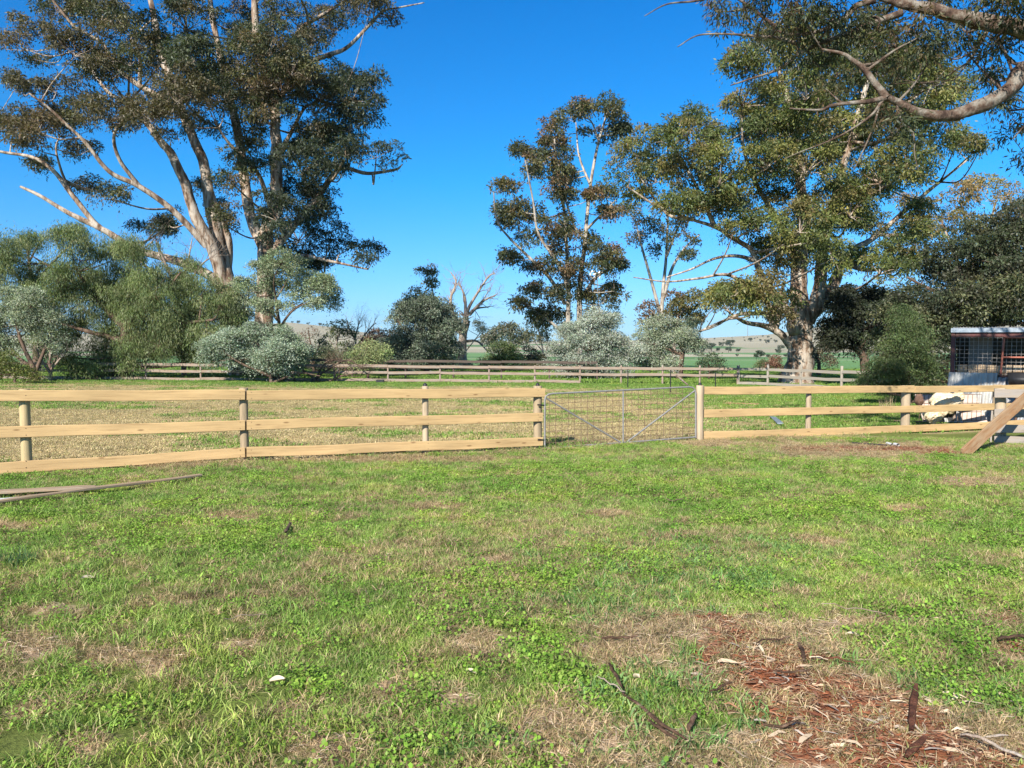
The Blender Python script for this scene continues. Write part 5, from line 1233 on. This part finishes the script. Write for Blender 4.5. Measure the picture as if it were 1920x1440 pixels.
barkstrip([(1450,1278),(1480,1285),(1520,1280)], .010, .02, W_DB, 'dark thin bark sliver across the red soil', 10)
barkstrip([(1305,1355),(1298,1370),(1290,1385)], .020, .012, W_DB, 'nearly black bark chunk beside the green runner grass', 11)
barkstrip([(1600,1265),(1560,1255),(1520,1248)], .008, .02, W_RB, 'reddish bark sliver right of the arched strip', 12)
barkstrip([(1330,1320),(1350,1310),(1372,1305)], .010, .02, W_DB, 'small brown bark stick at the left edge of the red soil', 13)
barkstrip([(1870,1213),(1895,1208),(1950,1212)], .022, .02, W_DB, 'flat dark bark sheet over red soil at the right edge', 14)
barkstrip([(1800,1400),(1860,1422),(1930,1452)], .012, .02, M_GREYB, 'long pale splintered stick at the bottom right corner', 15)
barkstrip([(1540,1152),(1600,1162),(1660,1172)], .006, .03, M_GREYB, 'long pale dry stalk lying above the bare patch', 16)
barkstrip([(1120,1297),(1150,1310),(1172,1325)], .006, .03, M_GREYB, 'short pale dry stalk meeting the long brown bark branch', 17)
barkstrip([(535,1008),(540,1000),(544,990)], .03, .02, M_BARK, 'small dark stump of bark standing out of the lawn left of centre', 18)
barkstrip([(352,949),(365,944),(378,941)], .02, .02, W_DB, 'small brown bark scrap on the lawn below the long narrow plank', 19)
barkstrip([(1250,946),(1265,948),(1282,945)], .012, .02, M_BARK, 'small dark stick on the lawn in front of the gate', 20)
barkstrip([(420,1190),(460,1181),(500,1176)], .004, .05, M_GREYB, 'single pale straw stalk lying on the grass at left', 21)
def leafp(px, py, s, seed):
    p = gp(px, py); r = np.random.default_rng(seed); n = 9; V = []; 
    for i in range(n):
        q = i/(n-1); w = s*.28*math.sin(math.pi*min(q*.95+.04, 1)); zz = .03+.25*s*math.sin(q*3)*.5
        V += [(-s/2+q*s, -w, zz), (-s/2+q*s, 0, zz-.012), (-s/2+q*s, w, zz+.006)]
    Fs = []
    for i in range(n-1): Fs += [(3*i, 3*i+3, 3*i+4, 3*i+1), (3*i+1, 3*i+4, 3*i+5, 3*i+2)]
    me = mesh_np('fallen_leaf', np.array(V), [np.array(Fs)], np.tile([[.62, .52, .38]], (len(V), 1)), M_CHIP)
    o = link('fallen_leaf', me); o.location = p; o.rotation_euler = (r.normal(0, .3), r.normal(0, .3), r.uniform(0, 6)); return o
for i, (px, py, s, lb) in enumerate([(520,1286,.07,'pale dry leaf on the clover in the lower left'), (163,1092,.09,'pale dry leaf on dark grass near the left edge'), (726,1048,.07,'pale dry leaf on the lawn left of centre, nearly alone'), (1434,1290,.05,'cream coloured leaf scrap lying on the red soil'),
    (1598,1200,.07,'pale leaf on the grass above the red soil'), (880,1268,.06,'yellowish leaf at the edge of clover near the bottom centre'), (1195,1280,.05,'small orange brown leaf beside the long bark branch'), (208,1094,.05,'small pale leaf right of the dry leaf near the left edge')]):
    o = leafp(px, py, s, i); tag(o, lb, 'leaf', 'dry leaves fallen on the grass')
# ------------------------------------------------------------------ light
az_x, az_y, EL = -.42, -.905, R(33)
L_ = math.hypot(az_x, az_y); sx, sy = az_x/L_, az_y/L_
sd = Vector((sx*math.cos(EL), sy*math.cos(EL), math.sin(EL)))
sun = bpy.data.lights.new('sun', 'SUN'); sun.energy = 5.0; sun.angle = R(.5); sun.color = (1, .945, .86)
so = bpy.data.objects.new('sun', sun); COL.objects.link(so); so.rotation_euler = (-sd).to_track_quat('-Z', 'Y').to_euler(); so.location = (0, 0, 30)
w = bpy.data.worlds.new('World'); S.world = w; w.use_nodes = True; nt = w.node_tree; nt.nodes.clear()
sk = nt.nodes.new('ShaderNodeTexSky'); sk.sky_type = 'NISHITA'; sk.sun_disc = False; sk.sun_elevation = EL; sk.sun_rotation = math.atan2(sx, sy)
sk.air_density = 1.0; sk.dust_density = .1; sk.ozone_density = 1.2; sk.altitude = 300
hs = nt.nodes.new('ShaderNodeHueSaturation'); hs.inputs['Saturation'].default_value = 1.0; hs.inputs['Value'].default_value = 1.0
bg = nt.nodes.new('ShaderNodeBackground'); bg.inputs[1].default_value = .08; wo = nt.nodes.new('ShaderNodeOutputWorld')
nt.links.new(sk.outputs[0], hs.inputs['Color'])
tc = nt.nodes.new('ShaderNodeTexCoord'); sp = nt.nodes.new('ShaderNodeSeparateXYZ'); nt.links.new(tc.outputs['Generated'], sp.inputs[0])
tn = ramp(nt, sp.outputs['Z'], [(0, (.36, .68, 1.25)), (.06, (.29, .67, 1.27)), (.2, (.08, .71, 1.25)), (.42, (.0, .64, 1.28)), (.62, (1.1, .98, .85)), (1, (1.4, 1.1, .85))])  # upper stops warmed out of view, added to make fill in shade less blue
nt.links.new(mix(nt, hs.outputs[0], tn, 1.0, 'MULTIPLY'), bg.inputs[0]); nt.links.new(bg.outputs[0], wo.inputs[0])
S.view_settings.view_transform = 'Standard'; S.view_settings.look = 'None'; S.view_settings.exposure = .85; S.view_settings.gamma = 1
S.render.engine = 'CYCLES'; S.cycles.max_bounces = 4; S.cycles.diffuse_bounces = 2; S.cycles.transmission_bounces = 3; S.cycles.transparent_max_bounces = 6

print('NLEAF', NLEAF)

# ------------------------------------------------------------------ air
m = bpy.data.materials.new('air'); m.use_nodes = True; nt = m.node_tree; nt.nodes.clear()
o_ = nt.nodes.new('ShaderNodeOutputMaterial'); v_ = nt.nodes.new('ShaderNodeVolumePrincipled'); nt.links.new(v_.outputs[0], o_.inputs['Volume'])
v_.inputs['Color'].default_value = (.80, .88, 1, 1); v_.inputs['Density'].default_value = .00006; v_.inputs['Anisotropy'].default_value = .2
bm = bmesh.new(); bmesh.ops.create_cube(bm, size=1); bmesh.ops.scale(bm, vec=(14000, 9000, 260), verts=bm.verts); bmesh.ops.translate(bm, verts=bm.verts, vec=(0, 4000, 100))
me = bpy.data.meshes.new('haze'); bm.to_mesh(me); bm.free(); me.materials.append(m)
tag(link('haze', me), 'thin blue air over the distant fields and hills', 'haze', kind='stuff')
S.cycles.volume_bounces = 0; S.cycles.volume_max_steps = 32
